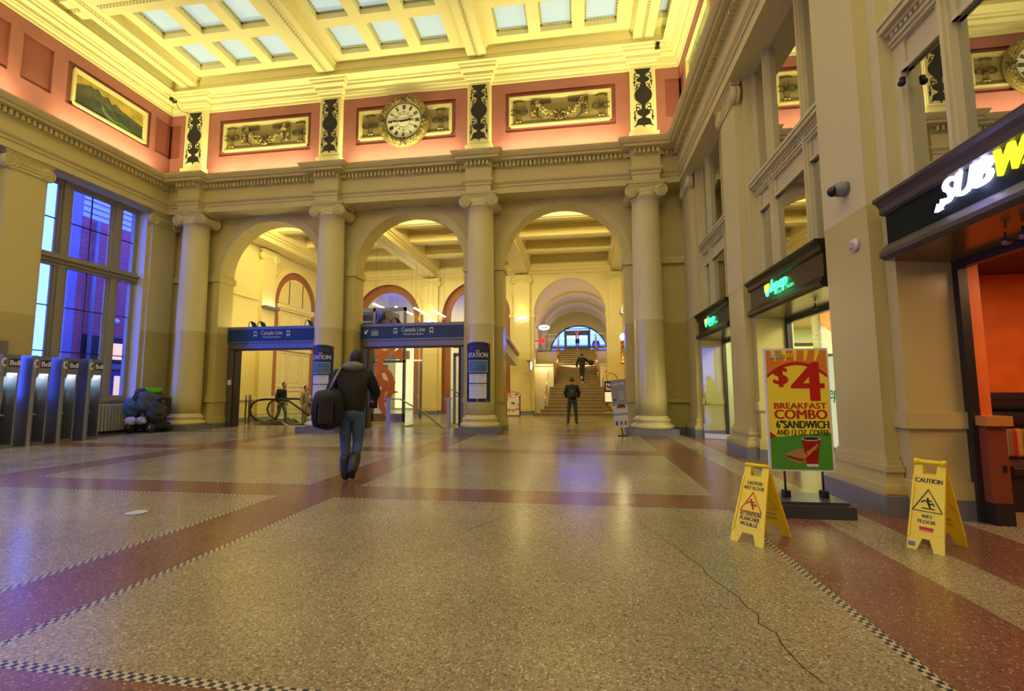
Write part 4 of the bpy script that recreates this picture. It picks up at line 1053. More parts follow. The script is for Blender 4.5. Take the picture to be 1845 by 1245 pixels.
mb = MB(); mb.box(-13.34, -13.27, 18.9, 21.4, 0, 5.0, H2C); mb.box(-13.34, -13.14, 18.8, 21.5, 4.95, 5.12, H2C); mb.box(-13.34, -13.18, 18.85, 21.45, 4.85, 4.95, H2C); mb.box(-13.34, -13.18, 18.9, 21.4, 3.05, 3.2, H2C); mb.build('door_frame', t)
for y0, y1 in ((18.95,19.6),(19.65,20.65),(20.7,21.35)):
    for z0, z1 in ((.2,1.3),(1.4,3.0),(3.3,4.8)):
        mb = MB(); 
        for a,b,c,d in ((y0,y1,z0,z0+.08),(y0,y1,z1-.08,z1),(y0,y0+.08,z0,z1),(y1-.08,y1,z0,z1)): mb.box(-13.28, -13.235, a, b, c, d, H2C)
        mb.box(-13.28, -13.25, y0+.2, y1-.2, z0+.2, z1-.2, H2C); mb.build('door_panel', t)
for yy in (19.6, 20.65): MB().box(-13.28, -13.26, yy, yy+.03, 5.2, 6.3, GOLDD).build('joint', t)
mb = MB(); mb.box(2.1, 2.3, 14.85, YW, 0, 8.6, H2W); mb.box(1.98, 2.1, 14.85, YW, .87, 1.01, H2W); mb.box(1.98, 2.1, 14.85, YW, 5.0, 5.18, H2C); struct(mb.build('wall_second_hall_right'))
# pilasters of the second hall
pcol = thing('pilaster', 'cream pilaster behind the tubes and lift, with lit white sconce low on its shaft', 'pilaster', (CX[2], YW, 0), 0, 'pilasters of the second hall')
mb = MB(); mb.box(-.42,.42,-.18,0,.15,6.88,H2W); mb.build('shaft', pcol, local=True)
mb = MB(); mb.box(-.5,.5,-.26,0,0,.17,GREYB); mb.build('plinth', pcol, local=True)
mb = MB(); mb.rbox(-.47,.47,-.23,0,.17,.25,.02,H2W); mb.rbox(-.45,.45,-.21,0,.27,.33,.02,H2W); mb.build('base', pcol, local=True)
cp = capital(pcol, .40, .05, True); cp.location = (0,-.14,0)
dup(pcol, (CX[1], YW, 0), 'cream pilaster left of the staircase arch, with a bright lit sconce', 'pilasters of the second hall')
dup(pcol, (1.9, YW, 0), 'cream corner pilaster right of the staircase, beside the barber pole', 'pilasters of the second hall')
dup(pcol, (-13.3, 18.0, 0), 'cream pilaster on the left wall seen through the leftmost arch, beside panelled doors', 'pilasters of the second hall', PI/2)
# ceiling of the second hall
mb = MB(); holes = []
for c in range(3):
    x0 = CX[c+1]
    for k in range(4):
        y0 = 15.1+2.2*k
        for a, b in ((.85,1.65),(2.05,2.9),(3.3,4.1)): holes.append((x0+a, x0+b, y0+.75, y0+1.45, .25, H2C, H2C))
mb.grid((-13.3, 2.2), (14.85, YW), lambda u,v,d: (u, v, 8.25+d), holes, H2C); mb.box(-13.6, 2.4, 14.85, 30, 8.55, 8.7, DARKV)
mb.sweep([(2.1,14.85),(2.1,YW),(-13.3,YW),(-13.3,14.85)], [(0,7.25),(.06,7.28),(.06,7.40),(.12,7.45),(.16,7.58),(.22,7.62),(.22,7.70),(0,7.72)], H2C, closed=False)
c2 = struct(mb.build('ceiling_second_hall'))
for c in CX:
    mb = MB(); mb.box(c-.36, c+.36, 14.86, YW-.02, 7.30, 7.75, H2C); mb.box(c-.5, c+.5, 14.86, YW-.02, 7.60, 8.25, H2C); mb.box(c-.03, c+.03, 14.86, YW-.05, 7.285, 7.30, H2C); mb.box(c-.42, c+.42, 14.86, YW-.02, 7.5, 7.6, H2C); mb.build('ceiling_beam', c2)
for k in range(4):
    yc = 15.2+2.2*k
    mb = MB(); mb.box(-13.3, 2.1, yc-.22, yc+.22, 7.78, 8.25, H2C); mb.box(-13.3, 2.1, yc-.3, yc+.3, 7.98, 8.06, H2C); mb.box(-13.3, 2.1, yc-.04, yc+.04, 7.77, 7.78, KEYM); mb.build('cross_beam', c2)

# sconces
def sconce(p, fx, fy, label):
    t = thing('wall_sconce', label, 'lamp', p, 0, 'white wall sconces')
    F = frame_map(p, (fx, fy, 0), (0,0,1))
    mb = MB(); mb.prism([(.32*math.cos(2*PI*i/24), .085*math.sin(2*PI*i/24)) for i in range(24)], F, .03, .12, GLOWW); mb.build('diffuser', t)
    mb = MB(); mb.tube([F(.33*math.cos(2*PI*i/24), .095*math.sin(2*PI*i/24), .11) for i in range(24)], .022, BRONZE, 6, closed=True); mb.box(p[0]-.06,p[0]+.06,p[1]-.06,p[1]+.02,p[2]-.04,p[2]+.04,STEELD) if fy == 0 else None; mb.build('rim', t)
    q = F(0, .45, .42); point('sconce_light', q, 9, (1,.84,.36), .08)
sconce((CX[2], YW-.18, 4.92), 1, 0, 'lit oval sconce on the pilaster above the right end of the blue sign')
sconce((CX[1], YW-.18, 4.92), 1, 0, 'bright lit sconce on the pilaster left of the stairway')
sconce((2.1, 22.2, 4.9), 0, -1, 'lit sconce on the right wall above the barber pole')
t = thing('wall_uplight', 'flat grey box uplight on the pilaster seen through the leftmost arch', 'lamp', (-13.1, 18.0, 4.75), 0)
mb = MB(); mb.box(-13.12, -12.9, 17.55, 18.45, 4.68, 4.80, STEELD); mb.build('housing', t); mb = MB(); mb.box(-13.10, -12.92, 17.58, 18.42, 4.80, 4.805, GLOWW); mb.build('lamp', t)
for i,(x0,y0,y1) in enumerate(((-9.0,19.3,21.2),(-8.35,20.2,22.4),(-7.6,20.6,22.8),(-6.95,21.2,23.4))):
    o = thing('tube_light', '', 'lamp', (x0, (y0+y1)/2, 5.05)); MB().tube([(x0,y0,5.05),(x0,y1,5.05)], .035, TUBE, 8).build('tube', o)
    for yy in (y0+.2, y1-.2): MB().tube([(x0,yy,5.08),(x0,yy,7.9)], .006, STEELD, 5).build('hanger', o)
    tag(o, ['leftmost long lit tube hanging by the glass lift','second long lit tube from the left by the glass lift','third long lit tube from the left, crossing the pilaster edge','rightmost long lit tube, above the oval sconce'][i], 'lamp', 'tube lights by the lift')
t = thing('oval_ceiling_spot', 'small bright lamp at the right edge of the leftmost arch', 'lamp', (-9.45,16.9,4.3)); mb = MB(); mb.lathe([(.14,0),(.16,.03),(.1,.07)], (-9.45,16.9,4.3), 16, GLOWW); mb.build('bulb', t); mb = MB(); mb.tube([(-9.45,16.9,4.37),(-9.45,16.9,7.8)], .01, STEELD); mb.build('stem', t)

# ------------------------------------------------------------------ steel portals with blue transit signs
def train_icon(mb, F, u, v, h, m):
    w_ = h*.6
    def rr(u0,u1,v0,v1): rect(mb, F, u0, u1, v0, v1, m, .004)
    rr(u-w_/2, u+w_/2, v+h*.2, v+h*.45); rr(u-w_/2, u+w_/2, v+h*.8, v+h); rr(u-w_/2, u-w_*.36, v+h*.4, v+h*.85); rr(u+w_*.36, u+w_/2, v+h*.4, v+h*.85)
    for s in (-1, 1): poly(mb, F, [(u+s*w_*.25, v+h*.2), (u+s*w_*.4, v+h*.2), (u+s*w_*.62, v), (u+s*w_*.45, v)], m, .004)
    disc(mb, F, u-w_*.22, v+h*.32, h*.05, h*.05, BLUE, .005, 8); disc(mb, F, u+w_*.22, v+h*.32, h*.05, h*.05, BLUE, .005, 8)
SGN = mat('sign_white', (.62,.72,.80), .4)
def portal(cx, label, arrow):
    t = thing('station_portal', label, 'sign', (cx, 14.8, 0), 0, 'steel portals with blue signs')
    x0, x1 = cx-HW+.02, cx+HW-.02
    for s, a, b in ((-1, x0, x0+.3), (1, x1-.3, x1)):
        mb = MB(); mb.box(a, b, 14.72, 15.0, 0, 2.68, STEELD); mb.box(a+.24 if s < 0 else a, b if s < 0 else b-.24, 14.70, 15.02, 0, 2.68, BRONZE); mb.build('post', t)
    mb = MB(); mb.box(x0, x1, 14.72, 15.0, 2.66, 2.95, STEELD); mb.box(x0+.1, x1-.1, 14.71, 14.9, 2.64, 2.70, BRONZE); mb.build('lintel', t)
    mb = MB(); mb.box(x0, x1, 14.68, 15.0, 2.94, 3.36, BLUE); mb.build('signboard', t)
    mb = MB(); mb.box(x0, x1, 14.66, 15.04, 3.36, 3.46, STEELD); mb.box(x0, x1, 14.66, 14.7, 2.90, 2.95, STEELD); mb.build('edge_trim', t)
    F = frame_map((cx, 14.678, 3.0), (1,0,0), (0,0,1)); c = .25 if arrow else .0
    c = -.17+.0 if not arrow else 0.0
    mb = MB(); text(mb, F, 'Canada Line', c-.40, .17, .80, .15, SGN, .004, bold=.01); text(mb, F, 'Waterfront Station', c-.34, .06, .68, .07, SGN, .004, bold=.01)
    mb.build('lettering', t)
    mb = MB(); train_icon(mb, F, c-.62, .09, .21, SGN); train_icon(mb, F, c+.62, .09, .21, SGN)
    mb.build('train_icon', t)
    if arrow:
        mb = MB(); u, v = -1.70, .12
        poly(mb, F, [(u,v),(u,v+.11),(u+.03,v+.08),(u+.11,v+.15),(u+.14,v+.12),(u+.06,v+.04),(u+.10,v)], SGN, .004); mb.build('arrow_icon', t)
        mb = MB(); u = -1.46
        for a,b,c_,d in ((u,u+.02,.06,.24),(u+.22,u+.24,.06,.24),(u,u+.24,.06,.08),(u+.04,u+.20,.10,.11),(u+.04,u+.05,.10,.22),(u+.19,u+.20,.10,.22),(u+.04,u+.2,.21,.22)): rect(mb, F, a, b, c_, d, SGN, .004)
        for q in (.08,.12,.16): disc(mb, F, u+q, .18, .014, .014, SGN, .004, 8); rect(mb, F, u+q-.014, u+q+.014, .12, .165, SGN, .004)
        poly(mb, F, [(u+.06,.26),(u+.1,.26),(u+.08,.29)], SGN, .004); poly(mb, F, [(u+.14,.29),(u+.18,.29),(u+.16,.26)], SGN, .004)
        mb.build('lift_icon', t)
    mb = MB(); mb.box(x0+.04, x0+.18, 14.715, 14.725, 1.45, 1.62, PAPER) if not arrow else mb.box(x0+.04, x0+.16, 14.715, 14.725, 1.3, 1.32, PAPER); mb.build('notice', t)
    return t
portal(BAYX[2], 'steel portal with blue Canada Line sign in the leftmost arch', False)
portal(BAYX[1], 'steel portal with blue sign, arrow and lift symbol in the middle arch', True)
def flood(x, y, z, s, label):
    t = thing('sign_floodlight', label, 'lamp', (x, y, z), 0, 'gooseneck floodlights on the blue signs')
    mb = MB(); mb.tube([(x,y,z),(x,y,z+.12),(x+s*.06,y-.03,z+.20),(x+s*.17,y-.08,z+.22),(x+s*.24,y-.12,z+.18)], .012, BLACK, 6); mb.build('arm', t)
    mb = MB(); mb.prism([(s*.20,.20),(s*.30,.17),(s*.40,-.0),(s*.30,-.02)], lambda u,v,d: (x+u, y-.12+d, z+v), -.06, .06, BLACK); mb.build('head', t)
flood(-11.6, 14.9, 3.46, 1, 'left floodlight of the pair above the left blue sign')
flood(-11.25, 14.9, 3.46, 1, 'right floodlight of the pair above the left blue sign')
flood(-9.45, 14.9, 3.46, 1, 'single floodlight at the right end of the left blue sign')
flood(-6.35, 14.9, 3.46, -1, 'left floodlight above the middle blue sign, leaning left')
flood(-6.3, 14.9, 3.46, 1, 'right floodlight above the middle blue sign, leaning right')

# ------------------------------------------------------------------ escalator seen through the leftmost arch
t = thing('escalator', 'escalator going down behind the leftmost arch, black handrails and glass sides', 'escalator', (-11.9, 16.8, 0))
for (yy) in (16.35, 17.35):
    P = [(-11.55,yy,.15),(-11.85,yy,.07),(-12.15,yy,.12),(-12.42,yy,.30),(-12.50,yy,.52),(-12.42,yy,.74),(-12.2,yy,.88),(-11.9,yy,.92),(-11.2,yy,.92),(-10.9,yy,.86),(-9.4,yy,-.1)]
    mb = MB(); mb.tube(P, .04, RUBBER, 8); mb.build('handrail', t)
    mb = MB(); mb.prism([(-11.6,.12),(-12.1,.16),(-12.38,.35),(-12.44,.52),(-12.36,.72),(-12.15,.86),(-11.2,.88),(-10.9,.82),(-9.4,-.15),(-9.4,-.9),(-11,.05)], lambda u,v,d: (u, yy+d, v), -.008, .008, GLASS); mb.build('glass_side', t)
    mb = MB(); mb.prism([(-12.3,0),(-12.25,.1),(-11.2,.12),(-9.5,-.95),(-9.5,-1.15),(-11.2,-.1)], lambda u,v,d: (u, yy+d, v), -.07, .07, STEEL); mb.build('skirt', t)
mb = MB()
for i in range(9): x = -11.2+.3*i; mb.box(x, x+.32, 16.42, 17.28, -.25-.2*i, -.02-.2*max(0,i-1), STEELD)
mb.build('steps', t)
mb = MB(); mb.box(-12.3, -11.2, 16.4, 17.3, 0.0, .03, STEEL); mb.build('comb_plate', t)
for i, (x, y) in enumerate(((-12.95,16.2),(-12.68,16.6),(-12.45,16.05),(-12.2,15.9))):
    o = MB().lathe([(.03,0),(.03,1.08),(.02,1.1)], (x, y, 0), 12, STEELD).build('bollard'); tag(o, ['first','second','third','fourth'][i]+' slim steel post from the left, before the escalator', 'post', 'steel posts by the escalator')

# ------------------------------------------------------------------ glass lift and stairwell in the middle arch
t = thing('glass_lift', 'glass lift shaft with orange swirl graphics behind the middle arch', 'lift', (-7.9, 18.9, 0))
x0, x1, y0, y1 = -9.35, -6.95, 17.9, 19.9
for (a, b) in ((x0,y0),(x1-.1,y0),(x0,y1),(x1-.1,y1),(-8.35,y0)):
    mb = MB(); mb.box(a, a+.1, b, b+.1, 0, 4.6, STEELD); mb.build('post', t)
mb = MB()
for a in ((x0,y0,x1,y0),(x1,y0,x1,y1),(x0,y0,x0,y1),(x0,y1,x1,y1)):
    mb.add([(a[0],a[1],.3),(a[2],a[3],.3),(a[2],a[3],4.5),(a[0],a[1],4.5)], [(0,1,2,3)], GLASS)
mb.build('glass_wall', t)
MB().box(x0,x1,y0,y0+.1,0,.32,mat('bronze_panel', (.16,.09,.04), .4)).build('kick_panel', t); MB().box(x0,x1,y0,y0+.08,2.35,2.45,STEELD).build('rail', t); MB().box(x0,x1,y0,y0+.08,4.45,4.6,STEELD).build('rail', t)
mb = MB(); mb.box(x0+.2,x1-1.0,y0+.3,y1-.2,3.3,4.6,mat('lift_machinery', (.05,.045,.04), .5)); 
for z in (3.45,3.75,4.05,4.35): mb.box(x0+.15,x1-.95,y0+.25,y0+.3,z,z+.05,STEELD)
mb.build('machinery', t)
mb = MB(); mb.box(x0+.25,x0+1.0,y0+.4,y1-.4,2.0,2.35,mat('lift_beam', (.10,.09,.08), .4)); mb.box(x0+.2,x1-.2,y0+.9,y0+1.05,2.55,2.9,mat('lift_beam2', (.16,.15,.12), .4)); mb.build('cross_member', t)
OSW = mat('orange_film', (.42,.10,.015), .5)
Fs = frame_map((-8.25, 17.885, .3), (1,0,0), (0,0,1)); mb = MB()
def P(pts): mb.prism(pts, Fs, 0, .004, OSW)
def crescent(cu, cv, R, off, a0, a1, n=18):
    A = [(cu+R*math.cos(a0+(a1-a0)*i/n), cv+R*math.sin(a0+(a1-a0)*i/n)) for i in range(n+1)]
    B = [(cu+off+R*.93*math.cos(a0+(a1-a0)*i/n), cv+R*.93*math.sin(a0+(a1-a0)*i/n)) for i in range(n, -1, -1)]
    for i in range(n): poly(mb, Fs, [A[i], A[i+1], B[n-i-1], B[n-i]], OSW, .004+.002*cv)
crescent(1.0, 1.75, .95, .22, PI*.6, PI*1.45); crescent(.05, 1.15, .85, -.2, -PI*.35, PI*.4); crescent(1.0, .55, .8, .2, PI*.6, PI*1.3)
poly(mb, Fs, [(.02,1.55),(.75,1.25),(.02,.98)], OSW, .004); poly(mb, Fs, [(.02,2.3),(.5,2.5),(.02,2.75)], OSW, .004); poly(mb, Fs, [(1.2,2.1),(.7,2.35),(1.2,2.75)], OSW, .004)
mb.build('swirl_graphic', t)
mb = MB(); mb.box(-8.95,-8.5,17.8,17.84,1.55,2.2,mat('lift_sign_blue', (.02,.30,.5), .4)); F = frame_map((-8.72,17.797,1.9),(1,0,0),(0,0,1))
rect(mb, F, -.12, .12, -.08, .12, SGN, .002); rect(mb, F, -.09, .09, -.06, .06, BLUE, .003)
for q in (-.05,0,.05): rect(mb, F, q-.015, q+.015, -.05, .03, SGN, .004)
mb.box(-8.74,-8.70,17.84,17.9,0,2.3,STEELD); mb.build('lift_sign', t)
area('lift_light', (-8.1, 18.9, 3.2), (0,0,-1), 1.2, 1.2, 18, (1,.95,.7))
# stairwell guard with handrails behind the middle arch
t = thing('stairwell_railing', 'glass and steel stairwell railing with sloping handrails, middle arch', 'railing', (-5.3, 15.6, 0))
for x, y in ((-6.45,15.15),(-4.35,15.15)):
    mb = MB(); mb.box(x-.06, x+.06, y-.04, y+.04, 0, .98, STEEL); mb.box(x-.14, x+.1, y-.05, y+.05, .94, .99, STEEL); mb.build('post', t)
for xx in (-6.1, -4.25):
    mb = MB(); mb.tube([(xx-.35,15.3,.95),(xx,15.3,.95),(xx+.55,16.2,.45),(xx+1.0,17.1,-.2)], .025, STEEL, 8) if xx < -5 else mb.tube([(xx-.1,15.3,1.25),(xx+.05,15.3,1.25),(xx+.5,16.4,.5)], .02, STEEL, 8); mb.build('handrail', t)
mb = MB(); mb.prism([(-6.39,.04),(-4.41,.04),(-4.41,.45),(-6.39,.62)], lambda u,v,d: (u, 15.14+d, v), 0, .012, GLASS); mb.build('glass_panel', t)
mb = MB(); mb.box(-4.29,-4.24,15.1,15.12,.04,.95,GLASS); mb.prism([(-4.3,.04),(-3.7,.04),(-3.7,.9),(-4.3,.9)], lambda u,v,d:(u,15.2+d,v), 0,.012, GLASS); mb.build('glass_panel', t)
t = thing('ticket_gate_door', 'tall steel framed glass door with red notice at right of middle arch', 'door', (-4.2, 17.0, 0))
x0, x1 = -4.68, -3.75
for a in (x0, x1-.08): MB().box(a, a+.08, 16.9, 17.0, 0, 2.55, STEELD).build('post', t)
mb = MB(); mb.box(x0, x1, 16.9, 17.0, 2.5, 2.62, STEELD); mb.box(x0, x1, 16.9, 17.0, 1.0, 1.04, STEELD); mb.build('rail', t)
mb = MB(); mb.prism([(x0,.05),(x1,.05),(x1,2.5),(x0,2.5)], lambda u,v,d: (u,16.95+d,v), 0, .01, GLASS); mb.build('glass', t)
mb = MB(); mb.box(-4.42,-3.95,16.88,16.89,1.55,2.1,PAPER); mb.box(-4.22,-3.97,16.872,16.88,1.68,2.0,mat('notice_red', (.5,.02,.02), .5)); F = frame_map((-4.32,16.87,1.83),(1,0,0),(0,0,1)); disc(mb, F, 0,0,.06,.06, INK, .003); disc(mb, F, 0,0,.03,.03, PAPER, .004); mb.build('notice', t)
# bright shop beyond the middle and left arches
mb = MB(); mb.box(-13.3,-2.9,31.0,31.2,0,8.6,mat('far_shop_wall', (.70,.66,.42), .6)); mb.box(-2.95,-2.75,24.7,31,0,8.6,H2C); mb.box(-13.5,-13.3,24.0,31,0,8.6,H2C); mb.box(-13.3,-2.9,23.2,31,-.1,0,TZ); struct(mb.build('wall_far_shop'))
mb = MB(); mb.box(-11.9,-8.4,29,29.2,.1,5.6,lit((.80,.85,.55), .8,'bright_green_panel')); 
t = tag(mb.build('lit_shop_panel'), 'pale green glowing panel seen through the middle far arch', 'light panel')
mb = MB(); mb.box(-6.8,-3.2,28,28.2,2.9,6.8,lit((.85,.28,.03), .9,'orange_panel')); t = tag(mb.build('lit_orange_panel'), 'orange glowing panel behind the right part of the middle arch', 'light panel')
mb = MB(); mb.box(-5.9,-5.75,27.8,27.9,2.9,7,WHITE); mb.box(-5.3,-5.15,27.8,27.9,2.9,7,STEELD); mb.prism([(-6.6,5.6),(-6.45,5.6),(-4.6,3.2),(-4.8,3.2)], lambda u,v,d:(u,27.75+d,v),0,.05,WHITE); mb.box(-6.9,-3.2,24.9,24.98,3.55,3.65,GOLDD); tag(mb.build('window_lattice'), 'white and dark diagonal bars in front of the orange panel', 'lattice')
area('far_shop_light', (-8.5, 27.5, 7.5), (0,0,-1), 5, 2, 300, (1,.96,.75))
area('far_shop_light', (-5.0, 26.5, 3.0), (0,0,-1), 2, 1, 60, (1,.8,.5))
# sloping stair canopy and round projecting sign left of the stairway
t = thing('sloping_canopy', 'sloping brown moulded stair soffit between the right arch jamb and sconce pilaster', 'canopy', (-3.4, 21, 3.0))
mb = MB(); Fq = lambda u,v,d: (-3.35+d, u, v)
mb.prism([(19.6,3.55),(23.4,3.1),(23.4,2.95),(19.6,3.4)], Fq, -.15, .3, mat('canopy_cap', (.28,.16,.07), .4)); mb.build('cap', t)
mb = MB(); mb.prism([(19.6,3.4),(23.4,2.95),(23.4,2.45),(19.6,2.9)], Fq, -.1, .2, mat('canopy_cream', (.5,.42,.28), .5)); mb.build('side', t)
t = thing('projecting_sign', 'small lit oval projecting sign under the sloping canopy', 'sign', (-2.55, 22.9, 2.4))
mb = MB(); mb.ball((-2.42,22.9,2.42), .06,.16,.20, GLOWW); mb.build('light_face', t); mb = MB(); mb.tube([(-2.45,22.9+.2*math.cos(2*PI*i/20),2.42+.24*math.sin(2*PI*i/20)) for i in range(20)], .03, BLACK, 6, closed=True); mb.box(-2.5,-2.4,22.86,22.94,2.64,2.68,BLACK); mb.box(-2.62,-2.58,22.88,23.9,2.64,2.68,BLACK); mb.box(-2.62,-2.4,22.88,22.92,2.64,2.68,BLACK); mb.build('bracket', t)

# ------------------------------------------------------------------ staircase under the barrel vault
SX = -.2; NS = 24; Y0 = 22.4; RI, TR = .155, .30
STEPM = mat('stair_stone', (.20,.13,.065), .45, var=.15, bscale=3); NOSE = mat('stair_nosing', (.36,.26,.13), .35)
t = bpy.data.objects.new('stairs', None); COL.objects.link(t); t['kind'] = 'structure'; t['_l'] = (0,0,0); t['_r'] = 0.0
for i in range(NS):
    hw = (2.05,1.75,1.6)[i] if i < 3 else (1.42 if i < 9 else 1.2)
    mb = MB(); mb.box(SX-hw, SX+hw, Y0+TR*i, Y0+TR*(i+1)+.01, 0 if i < 9 else RI*(i-1), RI*(i+1)-.03, STEPM); mb.box(SX-hw-.01, SX+hw+.01, Y0+TR*i-.025, Y0+TR*(i+1)+.01, RI*(i+1)-.03, RI*(i+1), NOSE)
    mb.build('step', t)
ZL = RI*NS; YL = Y0+TR*NS
VX, VR, VZ = -.2, 2.5, 4.72; YE = 36.0
VAULT = mat('vault_cream', (.70,.58,.42), .6)
mb = MB()
def vault(y0, y1, r, m):
    n = 28
    P = [(VX-r*math.cos(PI*i/n), VZ+r*math.sin(PI*i/n)) for i in range(n+1)]
    for (a,b),(c,d) in zip(P, P[1:]): mb.add([(a,y0,b),(c,y0,d),(c,y1,d),(a,y1,b)], [(0,1,2,3)], m, True)
def ringy(y, r0, r1, m):
    n = 28
    for i in range(n):
        a0, a1 = PI*i/n, PI*(i+1)/n; P = lambda r, a: (VX-r*math.cos(a), y, VZ+r*math.sin(a)); mb.add([P(r0,a0),P(r1,a0),P(r1,a1),P(r0,a1)], [(0,1,2,3)], m)
vault(YW+.7, YE+.3, VR, VAULT)
for y in (28.2, 31.4, 34.4):
    vault(y, y+.9, VR-.14, H2C); ringy(y, VR-.14, VR, H2C); ringy(y+.9, VR-.14, VR, H2C)
    for s in (-1, 1): mb.box(VX+s*VR, VX+s*(VR-.14), y, y+.9, ZL, VZ, H2C)
for s in (-1, 1): mb.box(VX+s*VR, VX+s*(VR+.2), YW+.7, YE+.3, 0, VZ, H2W)
mb.box(VX-VR-.2, VX+VR+.2, YW+.71, YE+.3, 7.3, 7.4, DARKV)
for s in (-1, 1): mb.box(VX+s*(VR+.2), VX+s*(VR+.25), YW+.7, YE+.3, 0, 7.4, DARKV)
struct(mb.build('wall_stair_hall'))
mb = MB(); mb.box(VX-VR, VX+VR, YL, YE+.5, ZL-.3, ZL, TZ); mb.box(VX-VR, SX-1.2, YL-.05, YL+.1, 0, ZL, H2W); mb.box(SX+1.2, VX+VR, YL-.05, YL+.1, 0, ZL, H2W)
mb.box(VX-VR, SX-1.25, YL-.1, YL+.1, ZL-.08, ZL, GREYB); mb.box(SX+1.25, VX+VR, YL-.1, YL+.1, ZL-.08, ZL, GREYB); mb.box(-3.0, 2.4, 23.15, YW+1.0, -.1, -.004, TZ); struct(mb.build('floor_landing'))
for s in (-1, 1):
    t = bpy.data.objects.new('trim_%d' % (7 if s < 0 else 8), None); COL.objects.link(t); t['kind'] = 'structure'; t['_l'] = (0,0,0); t['_r'] = 0.0
    a, b = SX+s*1.22, VX+s*VR
    MB().box(a, b, YW+.9, YL-.06, 0, 2.5, mat('lit_side_panel', (.78,.66,.46), .5)).build('stair_cheek', t); MB().box(a, b, YW+.85, YL-.06, 2.5, 2.6, H2C).build('coping', t)
    area('stair_cheek_light', (SX+s*1.8, YW+.45, 2.9), (0,.35,-1), .5, .1, 16, (1,.86,.5))
# handrails
for s, x in ((-1, SX-1.5), (1, SX+1.5)):
    tt = thing('handrail', 'brass handrail on the %s side of the lower stair flight' % ('left' if s < 0 else 'right'), 'handrail', (x, 24, 0), 0, 'brass stair handrails')
    mb = MB(); mb.tube([(x,Y0+.2,.30),(x,Y0+.25,1.05),(x,Y0+2.6,2.25),(x,Y0+2.75,2.2),(x,Y0+2.75,1.3)], .025, BRASS, 8); mb.build('rail', tt)
    mb = MB(); mb.tube([(x,Y0+1.4,.9),(x,Y0+1.4,1.62)], .02, BRASS, 8); mb.build('post', tt)
    x = SX+s*1.12
    tt = thing('handrail', 'brass handrail on the %s side of the upper stair flight' % ('left' if s < 0 else 'right'), 'handrail', (x, 27, 0), 0, 'brass stair handrails')
    mb = MB(); mb.tube([(x,Y0+2.8,2.3),(x,YL-.1,ZL+.95),(x,YL+.5,ZL+.95)], .028, BRASS, 8); mb.tube([(x,Y0+2.8,1.95),(x,YL-.1,ZL+.6),(x,YL+.4,ZL+.6)], .015, BRASS, 6); mb.build('rail', tt)
    for k in range(5):
        y = Y0+2.9+k*1.02; zb = RI*min(NS, int((y-Y0)/TR)+1); MB().tube([(x,y,zb),(x,y,zb+.95)], .022, BRASS, 8).build('post', tt)
    xo = SX+s*2.2
    tt = thing('landing_railing', 'white metal railing on the %s of the upper landing' % ('left' if s < 0 else 'right'), 'railing', (xo, YL+.2, ZL), 0, 'landing railings')
    for z in (1.05, .12): MB().tube([(SX+s*1.2,YL+.2,ZL+z),(VX+s*(VR-.05),YL+.2,ZL+z)], .022, WHITE, 8).build('rail', tt)
    for q in (1.22, 1.75): MB().tube([(SX+s*q,YL+.2,ZL),(SX+s*q,YL+.2,ZL+1.05)], .02, WHITE, 8).build('post', tt)
    MB().box(SX+s*1.25, VX+s*(VR-.06), YL+.19, YL+.2, ZL+.15, ZL+1.0, GLASS).build('glass_panel', tt)
# end lunette with doors to the street
t = bpy.data.objects.new('window_9', None); COL.objects.link(t); t['kind'] = 'structure'; t['_l'] = (0,0,0); t['_r'] = 0.0
LX, LR, LZ = -.1, 2.15, 3.95
n = 28; mb = MB()
A = [(LX-LR*math.cos(PI*i/n), LZ+LR*math.sin(PI*i/n)) for i in range(n+1)]
B = [(VX-(VR+.02)*math.cos(PI*i/n), VZ+(VR+.02)*math.sin(PI*i/n)) for i in range(n+1)]
for i in range(n): mb.add([(A[i][0],YE,A[i][1]),(A[i+1][0],YE,A[i+1][1]),(B[i+1][0],YE,B[i+1][1]),(B[i][0],YE,B[i][1])], [(0,1,2,3)], H2C)
for s in (0, n): mb.add([(A[s][0],YE,ZL),(A[s][0],YE,A[s][1]),(B[s][0],YE,B[s][1]),(B[s][0],YE,ZL)], [(0,1,2,3)], H2C)
mb.build('wall_surround', t)
DKB = mat('blue_black_frame', (.012,.016,.045), .3)
mb = MB(); mb.tube([(a,YE-.02,b) for a,b in A], .05, DKB, 6)
for x in (-1.05+LX+.0, .83+LX): mb.box(x-.05, x+.05, YE-.05, YE+.05, ZL, LZ+math.sqrt(LR**2-(x-LX)**2), DKB)
mb.box(LX-LR, LX+LR, YE-.05, YE+.05, 4.40, 4.52, DKB); mb.box(LX-1.05, LX+.83, YE-.06, YE+.06, 5.55, 5.75, DKB); mb.box(LX-1.05, LX+.83, YE-.05, YE+.05, 5.86, 5.90, DKB)
mb.build('window_frame', t)
mb = MB()
for x0, x1 in ((LX-1.0, LX-.13), (LX-.09, LX+.78)):
    mb.box(x0, x0+.1, YE-.04, YE+.04, ZL, 5.55, DKB); mb.box(x1-.1, x1, YE-.04, YE+.04, ZL, 5.55, DKB); mb.box(x0, x1, YE-.04, YE+.04, 5.38, 5.55, DKB); mb.box(x0, x1, YE-.04, YE+.04, ZL, 4.55, DKB)
mb.box(LX-.25, LX+.06, YE-.1, YE-.05, 4.75, 5.1, BLACK); mb.build('door_leaf', t)
mb = MB(); mb.add([(LX-LR,YE,ZL),(LX+LR,YE,ZL),(LX+LR,YE,LZ)]+[(a,YE,b) for a,b in A[::-1]], [tuple(range(3+len(A)))], GLASSW); mb.build('pane', t)
area('street_portal', (LX, YE+.4, 4.9), (0,-1,0), 4.3, 2.4, 1, (1,1,1), portal=True)
